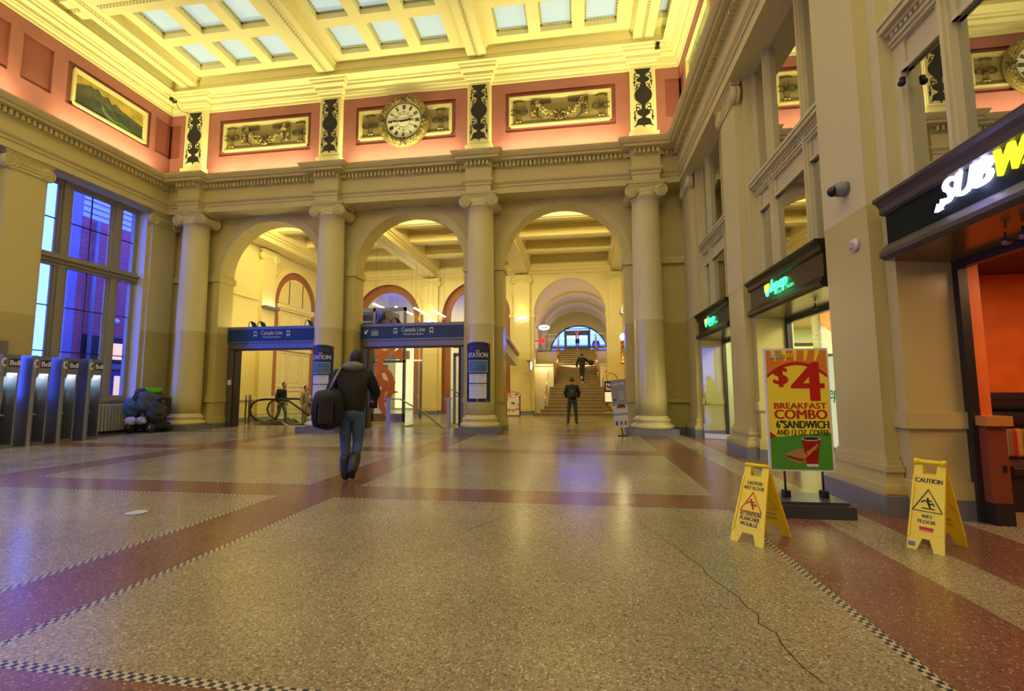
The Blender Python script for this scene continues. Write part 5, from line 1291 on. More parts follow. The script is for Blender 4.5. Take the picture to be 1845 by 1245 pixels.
mb = MB(); mb.box(LX-.3, LX+.12, YE-.12, YE-.07, 5.50, 5.70, BLACK); F = frame_map((LX-.09, YE-.122, 5.60), (1,0,0), (0,0,1)); text(mb, F, 'EXIT', -.15, -.06, .30, .12, mat('exit_red', (1,0,0), .5, emit=(1,.02,.03), estr=3), .003, bold=.03)
tag(mb.build('exit_sign'), 'red lit EXIT sign above the street doors', 'sign')
# oval burger sign and red box on the stair hall's left wall
t = thing('oval_sign', 'white lit oval A&W sign high on the left of the stair vault', 'sign', (-2.2, 26.5, 4.75))
F = frame_map((-2.02, 26.5, 4.78), (1,0,0), (0,0,1)); mb = MB(); mb.prism([(.33*math.cos(2*PI*i/28), .16*math.sin(2*PI*i/28)) for i in range(28)], F, -.08, 0, mat('oval_sign_white', (1,1,1), .4, emit=(1,.93,.9), estr=1.6)); mb.build('face', t)
mb = MB(); mb.tube([F(.34*math.cos(2*PI*i/28), .17*math.sin(2*PI*i/28), -.04) for i in range(28)], .022, BLACK, 6, closed=True); mb.tube([F(-.3,0,-.04), F(-.45,0,-.04)], .02, BLACK); mb.build('rim', t)
mb = MB(); text(mb, F, 'A', -.17, -.06, .10, .12, INK, .003, bold=.04); text(mb, F, '&', -.05, -.06, .09, .12, mat('amp_orange', (.8,.2,.0), .5), .003, bold=.03); text(mb, F, 'W', .05, -.06, .15, .12, INK, .003, bold=.04); mb.build('lettering', t)
t = thing('red_blade_sign', 'small bright red box sign under the white oval sign', 'sign', (-2.3, 26.2, 3.95))
mb = MB(); mb.box(-2.3,-1.95,26.2,26.26,3.85,4.12,mat('red_lit', (1,.02,0), .4, emit=(1,.02,.01), estr=1.2)); mb.build('face', t); mb = MB(); mb.box(-2.5,-2.3,26.21,26.25,3.97,4.01,BLACK); mb.build('bracket', t)
for sg in (-1, 1): area('vault_fill_light', (SX+sg*1.9, 27.0, 2.75), (-sg*.15,0,1), .2, 4.0, 75, (1,.84,.5)); area('vault_fill_light', (VX+sg*2.1, 33.0, 3.9), (-sg*.2,0,1), .2, 4.0, 45, (1,.84,.5))  # unseen fill strips added to brighten the vault
area('landing_light', (VX, 33, 6.7), (0,0,-1), 1.0, 2, 22, (1,.85,.55))
# barber pole on the right wall
t = thing('barber_pole', 'gold barber pole lamp with white globe on the right wall of the second hall', 'lamp', (1.95, 21.0, 2.6))
mb = MB(); mb.ball((1.88,21.0,3.55), .14,.14,.15, GLOWW); mb.build('globe', t)
mb = MB(); mb.lathe([(.12,2.35),(.14,2.42),(.10,2.48),(.10,3.32),(.13,3.36),(.12,3.42)], (1.88,21.0,0), 20, BRASS); mb.build('cylinder', t)
mb = MB()
for k in range(3): mb.tube([(1.88+.104*math.cos(a+k*2.1), 21.0+.104*math.sin(a+k*2.1), 2.5+.8*i/20) for i, a in enumerate([2*PI*1.2*i/20 for i in range(21)])], .018, mat('pole_red', (.5,.06,.02), .4), 5)
mb.build('spiral_stripe', t)
mb = MB(); mb.box(1.88,2.1,20.96,21.04,2.36,2.42,BRASS); mb.box(1.88,2.1,20.96,21.04,3.34,3.4,BRASS); mb.build('bracket', t); point('globe_light', (1.7,20.9,3.55), 20, (1,.8,.35), .12)
o = MB().box(2.05,2.1,19.2,20.2,3.6,5.2,lit((.18,.30,.9),.7,'blue_screen')).build('blue_poster'); tag(o, 'tall blue lit poster on the right wall of the second hall', 'poster')
# brick building seen through the left window
t = thing('brick_building', 'purple-lit brick building with white siding top, outside the tall window', 'building', (-20.4, 20, 0))
mb = MB(); mb.box(-20.5,-20.0,15.8,34,-1,8.4,BRICKM); mb.build('wall', t)
mb = MB(); mb.box(-20.45,-20.02,15.45,15.8,-1,9.6,mat('render_lavender', (.30,.26,.40), .7)); mb.build('pier', t)
mb = MB(); mb.box(-20.5,-20.0,15.8,34,8.4,9.3,mat('white_siding', (.75,.75,.78), .6))
for z in (8.6,8.85,9.1): mb.box(-20.01,-19.97,15.8,34,z,z+.03,GREYB)
mb.build('siding', t)
mb = MB(); mb.box(-20.02,-19.9,16.1,18.4,2.3,3.55,BLACK); mb.box(-19.95,-19.86,16.2,18.4,2.2,2.4,GREYB); mb.build('window_recess', t)
for a, b in ((17.0,17.2),(17.35,17.75),(17.85,18.25)): MB().box(-19.9,-19.88,a,b,2.6,3.3,lit((.95,.62,.25),.9)).build('lit_pane', t)
mb = MB(); mb.box(-20.0,-19.9,16.9,18.3,-.5,2.1,mat('blue_door', (.03,.05,.2), .4)); mb.box(-19.9,-19.87,17.5,17.75,.1,1.9,lit((.95,.65,.3),.8)); mb.build('entrance', t)
mb = MB(); mb.tube([(-19.85,16.3,-1),(-19.85,16.3,8.3)], .07, GREYB); mb.build('drain_pipe', t)
t = thing('outdoor_camera', 'white dome camera on the brick wall outside the tall window', 'camera', (-20, 17.3, 4.3)); mb = MB(); mb.ball((-19.8,17.3,4.25),.13,.13,.11,WHITE); mb.build('dome', t); mb = MB(); mb.box(-20,-19.8,17.27,17.33,4.3,4.36,WHITE); mb.build('arm', t)
mb = MB(); mb.box(-60,-14.8,-30,80,-.6,-.5,mat('asphalt', (.06,.06,.07), .8)); struct(mb.build('ground'))
mb = MB(); mb.box(-8,8,YE+.5,70,ZL-.4,ZL-.1,mat('pavement', (.3,.32,.34), .8)); struct(mb.build('ground_street'))
t = thing('street_building', 'pale glass office building across the street, seen through the exit doors', 'building', (0, 55, ZL))
mb = MB(); mb.box(-9,9,54.5,60,ZL-.4,6.4,mat('office_wall', (.45,.5,.5), .6)); mb.build('wall', t)
for i in range(10):
    for k in range(3): MB().box(-8.4+1.7*i,-7.5+1.7*i,54.4,54.5,ZL+.3+.8*k,ZL+.9+.8*k,mat('office_glass', (.15,.35,.35), .2)).build('window_pane', t)

# ------------------------------------------------------------------ posters wrapped on two columns
def wrap_map(cx, cy, r, z0): return lambda u, v, d=0.0: (cx+(r+d)*math.sin(u/r), cy-(r+d)*math.cos(u/r), z0+v)
def brect(mb, F, u0, u1, v0, v1, m, d=.003, n=10):
    for i in range(n):
        a = u0+(u1-u0)*i/n; b = u0+(u1-u0)*(i+1)/n; mb.add([F(a,v0,d),F(b,v0,d),F(b,v1,d),F(a,v1,d)], [(0,1,2,3)], m, True)
def column_poster(cx, label, heads, pic):
    F = wrap_map(cx, 13.75, .430, .90); t = thing('column_poster', label, 'poster', (cx, 13.75, .9), 0, 'posters on the columns')
    mb = MB(); brect(mb, F, -.40, .40, 0, 1.70, NAVY, .006, 16)
    for i in range(16):
        a, b = -.40+.05*i, -.35+.05*i; h = lambda q: 1.70+.05*(1-(q/.4)**2)
        mb.add([F(a,1.70,.006),F(b,1.70,.006),F(b,h(b),.006),F(a,h(a),.006)], [(0,1,2,3)], NAVY)
    for (a,b) in ((-.40,-.40),(.40,.40)): mb.add([F(a,0,-.02),F(a,1.7,-.02),F(a,1.7,.006),F(a,0,.006)], [(0,1,2,3)], NAVY)
    poly(mb, F, [(.40,1.44),(.40,1.70),(.30,1.72)], mat('red_corner', (.30,.02,.02), .4), .009); poly(mb, F, [(-.40,.0),(-.40,.1),(-.33,.0)], mat('red_corner2', (.30,.02,.02), .4), .009)
    mb.build('backing', t)
    mb = MB(); DIM = mat('dim_grey_print', (.06,.06,.11), .4)
    for i, ch in enumerate('DISCOVER'):
        q = -.245+.07*i; text(mb, F, ch, q-.02, 1.58-1.1*q*q, .045, .07, DIM, .009, bold=.02)
    mb.build('dim_lettering', t)
    mb = MB(); text(mb, F, 'THE', -.065, 1.46, .13, .045, PAPER, .009, bold=.02); text(mb, F, 'STATION', -.31, 1.30, .62, .13, PAPER, .009, bold=.02); text(mb, F, 'WF', .24, .025, .06, .03, PAPER, .009)
    mb.build('lettering', t)
    mb = MB(); brect(mb, F, -.30, .30, .86, 1.21, PAPER, .008); brect(mb, F, -.29, .29, .87, 1.20, mat('photo_sky', (.05,.16,.36), .4), .009)
    g = [mat('photo_%d' % i, c, .5) for i, c in enumerate(((.22,.15,.09),(.10,.07,.05),(.14,.16,.20)))]
    if pic == 0:
        poly(mb, F, [(-.29,.87),(.29,.87),(.29,1.16),(.12,1.12),(-.15,1.0),(-.29,.96)], g[0], .010)
        for i in range(7): q = -.10+.055*i; rect(mb, F, q, q+.02, .89, .98+.018*i, g[1], .011)
        rect(mb, F, -.20, -.13, .95, 1.14, g[2], .0105); rect(mb, F, -.12, -.04, .98, 1.18, g[2], .0105)
    else:
        poly(mb, F, [(-.29,.87),(.29,.87),(.29,1.05),(-.05,1.20),(-.29,1.20)], g[1], .010)
        for i in range(5): poly(mb, F, [(-.05+.07*i,.87),(.0+.07*i,.87),(-.0+.07*i,1.12-.06*i),(-.05+.07*i,1.14-.06*i)], g[0], .011)
    mb.build('photo_print', t)
    mb = MB(); GR = mat('grey_text_line', (.35,.36,.40), .5)
    for (z0, z1, head, n) in ((.55,.81,heads[0],4),(.10,.52,heads[1],7)):
        brect(mb, F, -.27, .27, z0, z1, PAPER, .008); text(mb, F, head, -.2, z1-.055, .4, .035, NAVY, .010, bold=.01)
        for k in range(n): brect(mb, F, -.24, .24-.06*(k%3), z1-.09-.045*k, z1-.082-.045*k, GR, .010, 6)
    brect(mb, F, -.008, .008, 0, .10, PAPER, .009, 1); brect(mb, F, -.008, .008, .52, .55, PAPER, .009, 1)
    mb.build('text_panel', t)
column_poster(CX[1], 'navy STATION poster wrapped on the column left of the stairway arch', ('THE LAST TRAIN', 'OPEN FOR BUSINESS'), 0)
column_poster(CX[2], 'navy STATION poster on the column behind the walking person', ('THE PALACE', 'THE STORY'), 1)

# ------------------------------------------------------------------ pay phones
PSTEEL = mat('booth_steel', (.34,.36,.42), .32, metal=.85)
BELLB = mat('booth_blue', (.005,.03,.16), .4); ALC = mat('booth_liner', (.40,.44,.46), .35, metal=.3); BLUEL = mat('phone_blue', (.02,.16,.30), .4); ORL = mat('phone_orange', (.7,.2,.02), .4)
LAMPW = mat('booth_lamp', (1,1,1), .4, emit=(.9,.97,1), estr=7)
PLBL = ['leftmost silver pay phone booth, cut by the left edge of view', 'second silver pay phone booth from the left, with a shelf below the phone', 'third silver pay phone booth from the left', 'rightmost silver pay phone booth, next to the radiator']
def booth():
    y0 = 9.10; t = thing('pay_phone_booth', '', 'phone booth', (-12.8, y0, 0), 0, 'row of pay phone booths')
    x0, x1, w_ = -13.12, -12.52, .37; H = 2.08
    mb = MB(); mb.rbox(x0, x1, y0, y0+.10, 0, H, .045, PSTEEL); mb.build('side_column', t)
    mb = MB(); mb.box(x0, x1-.03, y0+w_-.03, y0+w_, 0, H-.02, PSTEEL); mb.box(x0, x0+.06, y0+.1, y0+w_, 0, H-.02, PSTEEL); mb.box(x0, x1-.02, y0+.1, y0+w_, 0, .08, STEELD); mb.build('shell', t)
    mb = MB(); mb.box(x0+.1, x1-.02, y0+.1, y0+w_, 1.66, H-.01, PSTEEL)
    for i in range(5): a = .06*(1-math.cos(PI/2*i/5)); b = .06*math.sin(PI/2*i/5); mb.box(x0+.1, x1-.02, y0+.1, y0+.12+a*.5, 1.60+b-.02, 1.66, PSTEEL)
    mb.build('header', t)
    mb = MB(); mb.box(x0+.06, x0+.08, y0+.12, y0+w_-.03, .08, 1.66, ALC); mb.build('back_liner', t)
    mb = MB(); mb.box(x1-.30, x1-.06, y0+.14, y0+w_-.04, 1.635, 1.655, LAMPW); mb.build('lamp', t)
    mb = MB(); mb.box(x1-.022, x1-.012, y0+.16, y0+w_-.002, 1.80, 1.98, BELLB); F = frame_map((x1-.011, y0+.175, 1.83), (0,1,0), (0,0,1)); text(mb, F, 'Bell', 0, 0, .185, .12, WHITE, .002, bold=.025); mb.build('logo_plate', t)
    F = frame_map((x1+.001, y0+.012, 1.78), (0,1,0), (0,0,1)); mb = MB()
    pts = [F(.055+.0, .2, .002), F(.02, .17, .002), F(.008, .11, .002), F(.02, .05, .002), F(.055, .02, .002)]
    mb.tube(pts, [.016,.012,.011,.012,.016], WHITE, 6); mb.tube([F(.045,.205,.002), F(.07,.165,.002)], .016, WHITE, 6); mb.tube([F(.045,.015,.002), F(.07,.055,.002)], .016, WHITE, 6); mb.build('handset_icon', t)
    ph = MB(); ph.rbox(x0+.08, x0+.26, y0+.13, y0+.30, .78, 1.28, .03, BLACK); p = ph.build('telephone', t)
    mb = MB(); mb.box(x0+.26, x0+.275, y0+.16, y0+.30, 1.22, 1.26, BLUEL); mb.box(x0+.08, x0+.24, y0+.15, y0+.33, 1.30, 1.36, BLUEL); mb.build('blue_label', p)
    mb = MB(); mb.box(x0+.26, x0+.285, y0+.24, y0+.30, .98, 1.22, ALC); mb.box(x0+.285, x0+.292, y0+.245, y0+.295, .98, 1.07, ORL); mb.build('card_reader', p)
    mb = MB(); mb.box(x0+.09, x0+.12, y0+.15, y0+.22, 1.40, 1.52, WHITE); mb.box(x0+.12, x0+.125, y0+.17, y0+.20, 1.42, 1.49, GREYB); mb.build('notice', t)
    mb = MB(); mb.tube([(x0+.28,y0+.19,1.2),(x0+.32,y0+.19,1.1),(x0+.28,y0+.19,.98)], .02, BLACK, 6); mb.tube([(x0+.28,y0+.19,.98),(x0+.34,y0+.2,.85),(x0+.3,y0+.22,.72),(x0+.2,y0+.24,.82)], .008, BLACK, 6); mb.build('handset', p)
    mb = MB(); mb.box(x0+.08, x0+.36, y0+.14, y0+w_-.06, .70, .73, ALC); mb.prism([(x0+.10,.70),(x0+.20,.70),(x0+.14,.28),(x0+.10,.28)], lambda u,v,d: (u,d,v), y0+.16, y0+.28, STEEL); mb.build('shelf', t)
    return t
b0 = booth(); b0['label'] = PLBL[1]
for i in (-1, 1, 2): dup(b0, (-12.8, 9.10+.62*i, 0), PLBL[i+1], 'row of pay phone booths')
for i in range(-1, 3): area('booth_lamp_light', (-12.75, 9.34+.62*i, 1.62), (-.2,0,-1), .2, .16, 3.2, (.85,.95,1))
# red bin seen over the booths
t = thing('fire_bell', 'small red bell on a grey box at the left edge above the phones', 'bell', (-13.9, 9.3, 2.3))
mb = MB(); mb.box(-13.92,-13.86,9.12,9.5,2.18,2.48,mat('box_grey', (.2,.19,.17), .5)); mb.build('back_box', t); mb = MB(); mb.lathe([(.0,.08),(.06,.07),(.09,.03),(.09,0)], (-13.86,9.2,2.38), 16, mat('bell_red', (.4,.02,.01), .4), 'x'); mb.build('gong', t)

# radiator under the window
t = thing('radiator', 'grey ribbed radiator under the tall window, right of the phones', 'radiator', (-13.8, 12.2, 0))
RADM = mat('radiator_paint', (.46,.46,.42), .35, metal=.2)
for i in range(14):
    y = 11.5+.1*i; mb = MB(); mb.rbox(-13.92, -13.74, y, y+.07, .08, .86, .03, RADM, axis='y'); mb.build('section', t)
mb = MB(); mb.tube([(-13.83,11.45,.16),(-13.83,12.93,.16)], .02, RADM); mb.tube([(-13.83,11.45,.78),(-13.83,12.93,.78)], .02, RADM); mb.tube([(-13.83,12.9,.16),(-13.83,12.9,0)], .015, RADM); mb.build('pipe', t)

# ------------------------------------------------------------------ loaded mobility scooter
sx, sy = -13.12, 12.72
t = thing('mobility_scooter', 'black mobility scooter parked by the tall window, buried under bags and coats', 'scooter', (sx, sy, 0))
for dx, dy in ((-.35,-.28),(.35,-.28),(-.35,.28),(.35,.28)):
    mb = MB(); mb.lathe([(.02,-.06),(.13,-.055),(.15,-.03),(.15,.03),(.13,.055),(.02,.06)], (sx+dx, sy+dy, .15), 20, RUBBER, 'y'); w0 = mb.build('wheel', t)
    MB().lathe([(.0,-.062),(.07,-.064),(.07,.064),(.0,.062)], (sx+dx, sy+dy, .15), 12, STEELD, 'y').build('hub', w0)
mb = MB(); mb.rbox(sx-.5, sx+.5, sy-.24, sy+.24, .14, .26, .08, BLACK); mb.rbox(sx+.1, sx+.45, sy-.2, sy+.2, .26, .5, .05, BLACK); mb.build('chassis', t)
mb = MB(); mb.rbox(sx+.05, sx+.5, sy-.25, sy+.25, .5, .6, .06, LEATHER); mb.rbox(sx+.42, sx+.52, sy-.24, sy+.24, .58, 1.05, .04, LEATHER, axis='x'); mb.build('seat', t)
mb = MB(); mb.tube([(sx-.38,sy,.25),(sx-.30,sy,.95)], .03, BLACK); mb.tube([(sx-.30,sy-.25,.97),(sx-.30,sy+.25,.97)], .02, BLACK); mb.build('tiller', t)
def blob(name, c, r, m, label, cat, seed, amp=.18, grp=None):
    random.seed(seed); mb = MB(); mb.ball(c, r[0], r[1], r[2], m, 36, 26); ph = [random.uniform(0,6) for _ in range(6)]
    vs = []
    for x, y, z in mb.v:
        d = Vector((x-c[0], y-c[1], z-c[2])); k = 1+amp*1.3*(math.sin(9*d.x+ph[0])+math.sin(11*d.z+ph[1])+math.sin(12*d.y+7*d.z+ph[2])+.7*math.sin(27*d.z+19*d.x+ph[3])+.5*math.sin(41*d.x-33*d.z+ph[4]))/3
        vs.append((c[0]+d.x*k, c[1]+d.y*k, max(.02, c[2]+d.z*k)))
    mb.v = vs; return tag(mb.build(name), label, cat, grp)
blob('draped_coat', (sx+.05,sy-.02,.88), (.48,.36,.36), mat('coat_grey_green', (.075,.09,.085), .9), 'grey-green coat draped over the middle of the scooter', 'coat', 3)
blob('fabric_bag', (sx-.22,sy-.10,1.12), (.20,.20,.22), mat('dark_brown_bag', (.05,.035,.035), .8), 'dark bag heaped at the upper left of the scooter load', 'bag', 5)
blob('blue_bag', (sx-.42,sy-.16,.72), (.22,.22,.30), mat('blue_cloth', (.05,.12,.26), .8), 'blue cloth bag hanging at the left of the scooter', 'bag', 8)
blob('dark_bag', (sx+.42,sy-.18,.62), (.22,.2,.34), mat('dark_cloth', (.03,.035,.05), .8), 'dark bulky bag at the right of the scooter', 'bag', 9)
blob('white_plastic_bag', (sx-.22,sy-.38,.36), (.17,.12,.13), mat('white_plastic', (.55,.57,.66), .35), 'left of two pale plastic bags low at the scooter front', 'bag', 11, grp='pale plastic bags')
blob('white_plastic_bag', (sx+.16,sy-.38,.38), (.17,.12,.12), mat('grey_plastic', (.36,.38,.38), .35), 'right of two pale plastic bags low at the scooter front', 'bag', 12, grp='pale plastic bags')
t = thing('green_basket', 'bright lime green bowl on top of the scooter load', 'bowl', (sx+.12, sy, 1.22))
mb = MB(); mb.lathe([(.0,.0),(.13,.01),(.17,.06),(.19,.14),(.205,.17),(.19,.17),(.175,.14),(.15,.07),(.10,.03)], (sx+.15,sy-.05,1.18), 24, mat('lime_plastic', (.16,.80,.02), .4)); mb.build('bowl', t)

# ------------------------------------------------------------------ people
def skin_mesh(name, verts, edges, radii, m, parent, sub=2, root=0):
    me = bpy.data.meshes.new(name); me.from_pydata(verts, edges, []); o = bpy.data.objects.new(name, me); COL.objects.link(o)
    sm = o.modifiers.new('s', 'SKIN'); sm.use_smooth_shade = True
    for i, r in enumerate(radii):
        r = r if isinstance(r, tuple) else (r, r); me.skin_vertices[0].data[i].radius = r; me.skin_vertices[0].data[i].use_root = (i == root)
    ss = o.modifiers.new('u', 'SUBSURF'); ss.levels = sub; ss.render_levels = sub
    dg = bpy.context.evaluated_depsgraph_get(); out = bpy.data.meshes.new_from_object(o.evaluated_get(dg)); bpy.data.objects.remove(o)
    vs = [tuple(v.co) for v in out.vertices]; fs = [tuple(p.vertices) for p in out.polygons]; bpy.data.meshes.remove(out)
    return vs, fs
def skinned(mb, verts, radii, m, edges=None, sub=2):
    edges = edges or [(i, i+1) for i in range(len(verts)-1)]
    vs, fs = skin_mesh('x', verts, edges, radii, m, None, sub); mb.add(vs, fs, m, True)
def person(name, label, loc, rz, sc, P, cols, fingers=True, extra=None):
    """P: joint dictionary in metres for a 1.78 m figure facing +y"""
    t = thing(name, label, 'person', loc, rz); S = lambda p: tuple(c*sc for c in p)
    hips, chest, neck, head = P['hips'], P['chest'], P['neck'], P['head']
    V = [hips, P['waist'], chest, neck]; E_ = [(0,1),(1,2),(2,3)]; Rr = [(.10,.08),(.12,.09),(.165,.115),(.055,.055)]
    for s in ('L','R'):
        b = len(V); V += [P['sh'+s], P['el'+s], P['wr'+s]]; E_ += [(2,b),(b,b+1),(b+1,b+2)]; Rr += [.058,.042,.028]
        b = len(V); V += [P['hp'+s], P['kn'+s], P['an'+s], P['to'+s]]; E_ += [(0,b),(b,b+1),(b+1,b+2),(b+2,b+3)]; Rr += [.088,.058,.04,.035]
    mb = MB(); skinned(mb, [S(v) for v in V], [tuple(x*sc for x in r) if isinstance(r,tuple) else r*sc for r in Rr], SKIN, E_)
    hd = Vector(head); n = Vector(neck)
    mb.ball(S(hd), .077*sc, .095*sc, .118*sc, SKIN, 18, 14); mb.tube([S(n), S(hd)], .052*sc, SKIN, 10)
    mb.ball(S(hd+Vector((0,.10,-.015))), .014*sc,.02*sc,.024*sc, SKIN, 8, 6); mb.ball(S(hd+Vector((0,.075,-.085))), .03*sc,.02*sc,.02*sc, SKIN, 8, 6)
    for s in (-1, 1):
        mb.ball(S(hd+Vector((s*.077,0,-.005))), .010*sc,.02*sc,.032*sc, SKIN, 8, 6)
        mb.ball(S(hd+Vector((s*.03,.086,.015))), .012*sc,.010*sc,.008*sc, INK, 8, 6)
    mb.ball(S(hd+Vector((0,.092,-.052))), .022*sc,.008*sc,.007*sc, mat('lips',(.4,.12,.1),.5), 8, 6)
    for s, sg in (('L',-1),('R',1)):
        w_, e = Vector(P['wr'+s]), Vector(P['el'+s]); d = (w_-e).normalized(); side = Vector((0,1,0)) if abs(d.y) < .8 else Vector((0,0,1)); side = (side-d*side.dot(d)).normalized(); palm = d.cross(side).normalized()*(-sg)
        mb.tube([S(w_-d*.01), S(w_+d*.04), S(w_+d*.085)], [.026*sc,.034*sc,.030*sc], SKIN, 10)
        if fingers:
            for k, L in enumerate((.068,.078,.072,.055)):
                b = w_+d*.08+side*(.028-.019*k); mb.tube([S(b), S(b+d*L*.45+palm*.008), S(b+d*L*.8+palm*.026), S(b+d*L*.88+palm*.042)], [.0095*sc,.009*sc,.0085*sc,.007*sc], SKIN, 6)
            b = w_+d*.025+side*.03; mb.tube([S(b), S(b+d*.03+side*.022), S(b+d*.06+side*.02+palm*.012)], [.011*sc,.010*sc,.008*sc], SKIN, 6)
    mb.build('body', t, local=True)
    # jacket
    V = [P['hem'], P['waist'], chest, tuple(Vector(chest).lerp(n,.75))]; E_ = [(0,1),(1,2),(2,3)]; k = cols.get('bulk', 1)
    Rr = [(.165*k,.130*k),(.165*k,.135*k),(.195*k,.145*k),(.09,.085)]
    for s in ('L','R'): b = len(V); V += [P['sh'+s], P['el'+s], tuple(Vector(P['el'+s]).lerp(Vector(P['wr'+s]),.97))]; E_ += [(2,b),(b,b+1),(b+1,b+2)]; Rr += [.085*k,.066*k,.048*k]
    mb = MB(); skinned(mb, [S(v) for v in V], [tuple(x*sc for x in r) if isinstance(r,tuple) else r*sc for r in Rr], cols['jacket'], E_); mb.build('jacket', t, local=True)
    # trousers
    V = [hips, tuple(Vector(hips)+Vector((0,0,.1)))]; E_ = [(0,1)]; Rr = [(.135,.125),(.12,.10)]
    for s in ('L','R'): b = len(V); V += [P['hp'+s], tuple(Vector(P['hp'+s]).lerp(Vector(P['kn'+s]),.5)), P['kn'+s], P['an'+s]]; E_ += [(0,b),(b,b+1),(b+1,b+2),(b+2,b+3)]; Rr += [.105,.092,.072,.058]
    mb = MB(); skinned(mb, [S(v) for v in V], [tuple(x*sc for x in r) if isinstance(r,tuple) else r*sc for r in Rr], cols['legs'], E_); mb.ball(S(Vector(hips)+Vector((0,0,-.03))), .155*sc,.125*sc,.13*sc, cols['legs'], 16, 10); mb.build('trousers', t, local=True)
    for s in ('L','R'):
        an, to, kn = Vector(P['an'+s]), Vector(P['to'+s]), Vector(P['kn'+s]); f = (to-an); f.normalize(); mb = MB()
        top = an.lerp(kn, cols.get('boot', .12))
        skinned(mb, [S(top), S(an.lerp(kn,.03)), S(an-f*.03+Vector((0,0,-.035))), S(to)], [(.088*sc if cols.get('boot',0)>.2 else .058*sc), (.074*sc if cols.get('boot',0)>.2 else .058*sc), .048*sc, (.044*sc,.036*sc)], cols['shoe'])
        bz = min(v[2] for v in mb.v); mb.build('boot' if cols.get('boot',0) > .2 else 'shoe', t, local=True)
    if 'hat' in cols:
        mb = MB(); mb.ball(S(hd+Vector((0,-.005,.012))), .094*sc,.112*sc,.130*sc, cols['hat'], 20, 12, z0=-.38); mb.tube([S(hd+Vector((.086*math.cos(a),-.006+.102*math.sin(a),-.03))) for a in [2*PI*i/20 for i in range(20)]], .012*sc, cols['hat'], 6, closed=True); mb.build('hat', t, local=True)
    else:
        mb = MB(); mb.ball(S(hd+Vector((0,-.018,.02))), .085*sc,.096*sc,.115*sc, HAIRM, 16, 10, z0=-.45); mb.build('hair', t, local=True)
    if 'scarf' in cols:
        mb = MB(); mb.tube([S(n.lerp(hd,.35)+Vector((.075*math.cos(a),.08*math.sin(a),0))) for a in [2*PI*i/16 for i in range(16)]], .034*sc, cols['scarf'], 8, closed=True); mb.build('scarf', t, local=True)
    if 'hood' in cols:
        mb = MB(); c = n+Vector((0,-.075,.035)); mb.ball(S(c), .145*sc,.095*sc,.075*sc, cols['hood'], 18, 12); mb.tube([S(n+Vector((.11*math.cos(a),.10*math.sin(a)-.02,.03))) for a in [2*PI*i/18 for i in range(18)]], .034*sc, cols['hood'], 8, closed=True); mb.build('hood', t, local=True)
    return t
def pose(**k):
    P = dict(hips=(0,0,.95), waist=(0,.0,1.10), chest=(0,.01,1.34), neck=(0,.02,1.50), head=(0,.04,1.655), hem=(0,0,.90),
        shL=(-.19,0,1.43), elL=(-.25,-.03,1.14), wrL=(-.26,.05,.89), shR=(.19,0,1.43), elR=(.25,-.03,1.14), wrR=(.26,.05,.89),
        hpL=(-.09,0,.90), knL=(-.10,.02,.49), anL=(-.11,-.01,.085), toL=(-.12,.13,.045), hpR=(.09,0,.90), knR=(.10,.02,.49), anR=(.11,-.01,.085), toR=(.12,.13,.045))
    P.update(k); return P
# the walking person with shoulder bag
WL = (-3.17, 6.2, 0); WR = math.radians(24)
person('person', 'person walking away in dark hooded jacket, black beanie, jeans and black boots', WL, WR, 1.035,
    pose(hips=(0,0,.93), waist=(.0,.02,1.10), chest=(-.01,.05,1.34), neck=(.0,.10,1.49), head=(.035,.15,1.63), hem=(0,0,.80),
         shL=(-.20,.05,1.42), elL=(-.30,.05,1.14), wrL=(-.29,.17,.93), shR=(.20,.06,1.42), elR=(.31,.10,1.16), wrR=(.27,.32,1.08),
         hpL=(-.085,0,.89), knL=(-.075,.05,.49), anL=(-.055,-.04,.09), toL=(-.06,.11,.05), hpR=(.085,0,.89), knR=(.085,.06,.49), anR=(.03,-.16,.15), toR=(.03,-.03,.055)),
    dict(jacket=JACKET, legs=JEANS, shoe=BOOT, hat=BLACK, hood=HOODM, boot=.72, bulk=1.16))
t = thing('shoulder_bag', 'large black shoulder bag carried at the walking person\'s left hip', 'bag', WL, WR)
mb = MB(); mb.ball((-.30,-.10,1.0), .20,.25,.27, mat('bag_black', (.004,.004,.005), .7), 24, 18)
vs = []
for x, y, z in mb.v:
    dx, dy, dz = x+.30, y+.10, z-1.0; q = max(abs(dx)/.20, abs(dy)/.25, abs(dz)/.27, 1e-3); L = math.sqrt((dx/.20)**2+(dy/.25)**2+(dz/.27)**2)
    f = 1+.55*(min(L/q, 1.5)-1)+.05*math.sin(17*x+9*z)+.04*math.sin(23*y-13*z)
    vs.append((-.30+dx*f*(1-.25*dz), -.10+dy*f, 1.0+dz*f))
mb.v = vs; mb.build('bag_body', t, local=True)
mb = MB(); mb.tube([(-.30,.10,1.20),(-.25,.04,1.42),(-.17,.0,1.555),(-.12,.1,1.56)], .018, STEELD, 6); mb.tube([(-.30,-.22,1.20),(-.22,-.15,1.42),(-.16,-.06,1.555),(-.12,.1,1.56)], .018, STEELD, 6); mb.build('strap', t, local=True)
mb = MB(); mb.rbox(-.42,-.20,-.37,-.31,.82,1.08,.05, mat('bag_pocket', (.010,.010,.012), .6)); mb.build('pocket', t, local=True)
t = thing('handheld_case', 'dark case held in front by the walking person\'s right hand', 'case', WL, WR)
mb = MB(); mb.rbox(.22,.34,.40,.46,.98,1.24,.02, BLACK); mb.build('case_body', t, local=True)
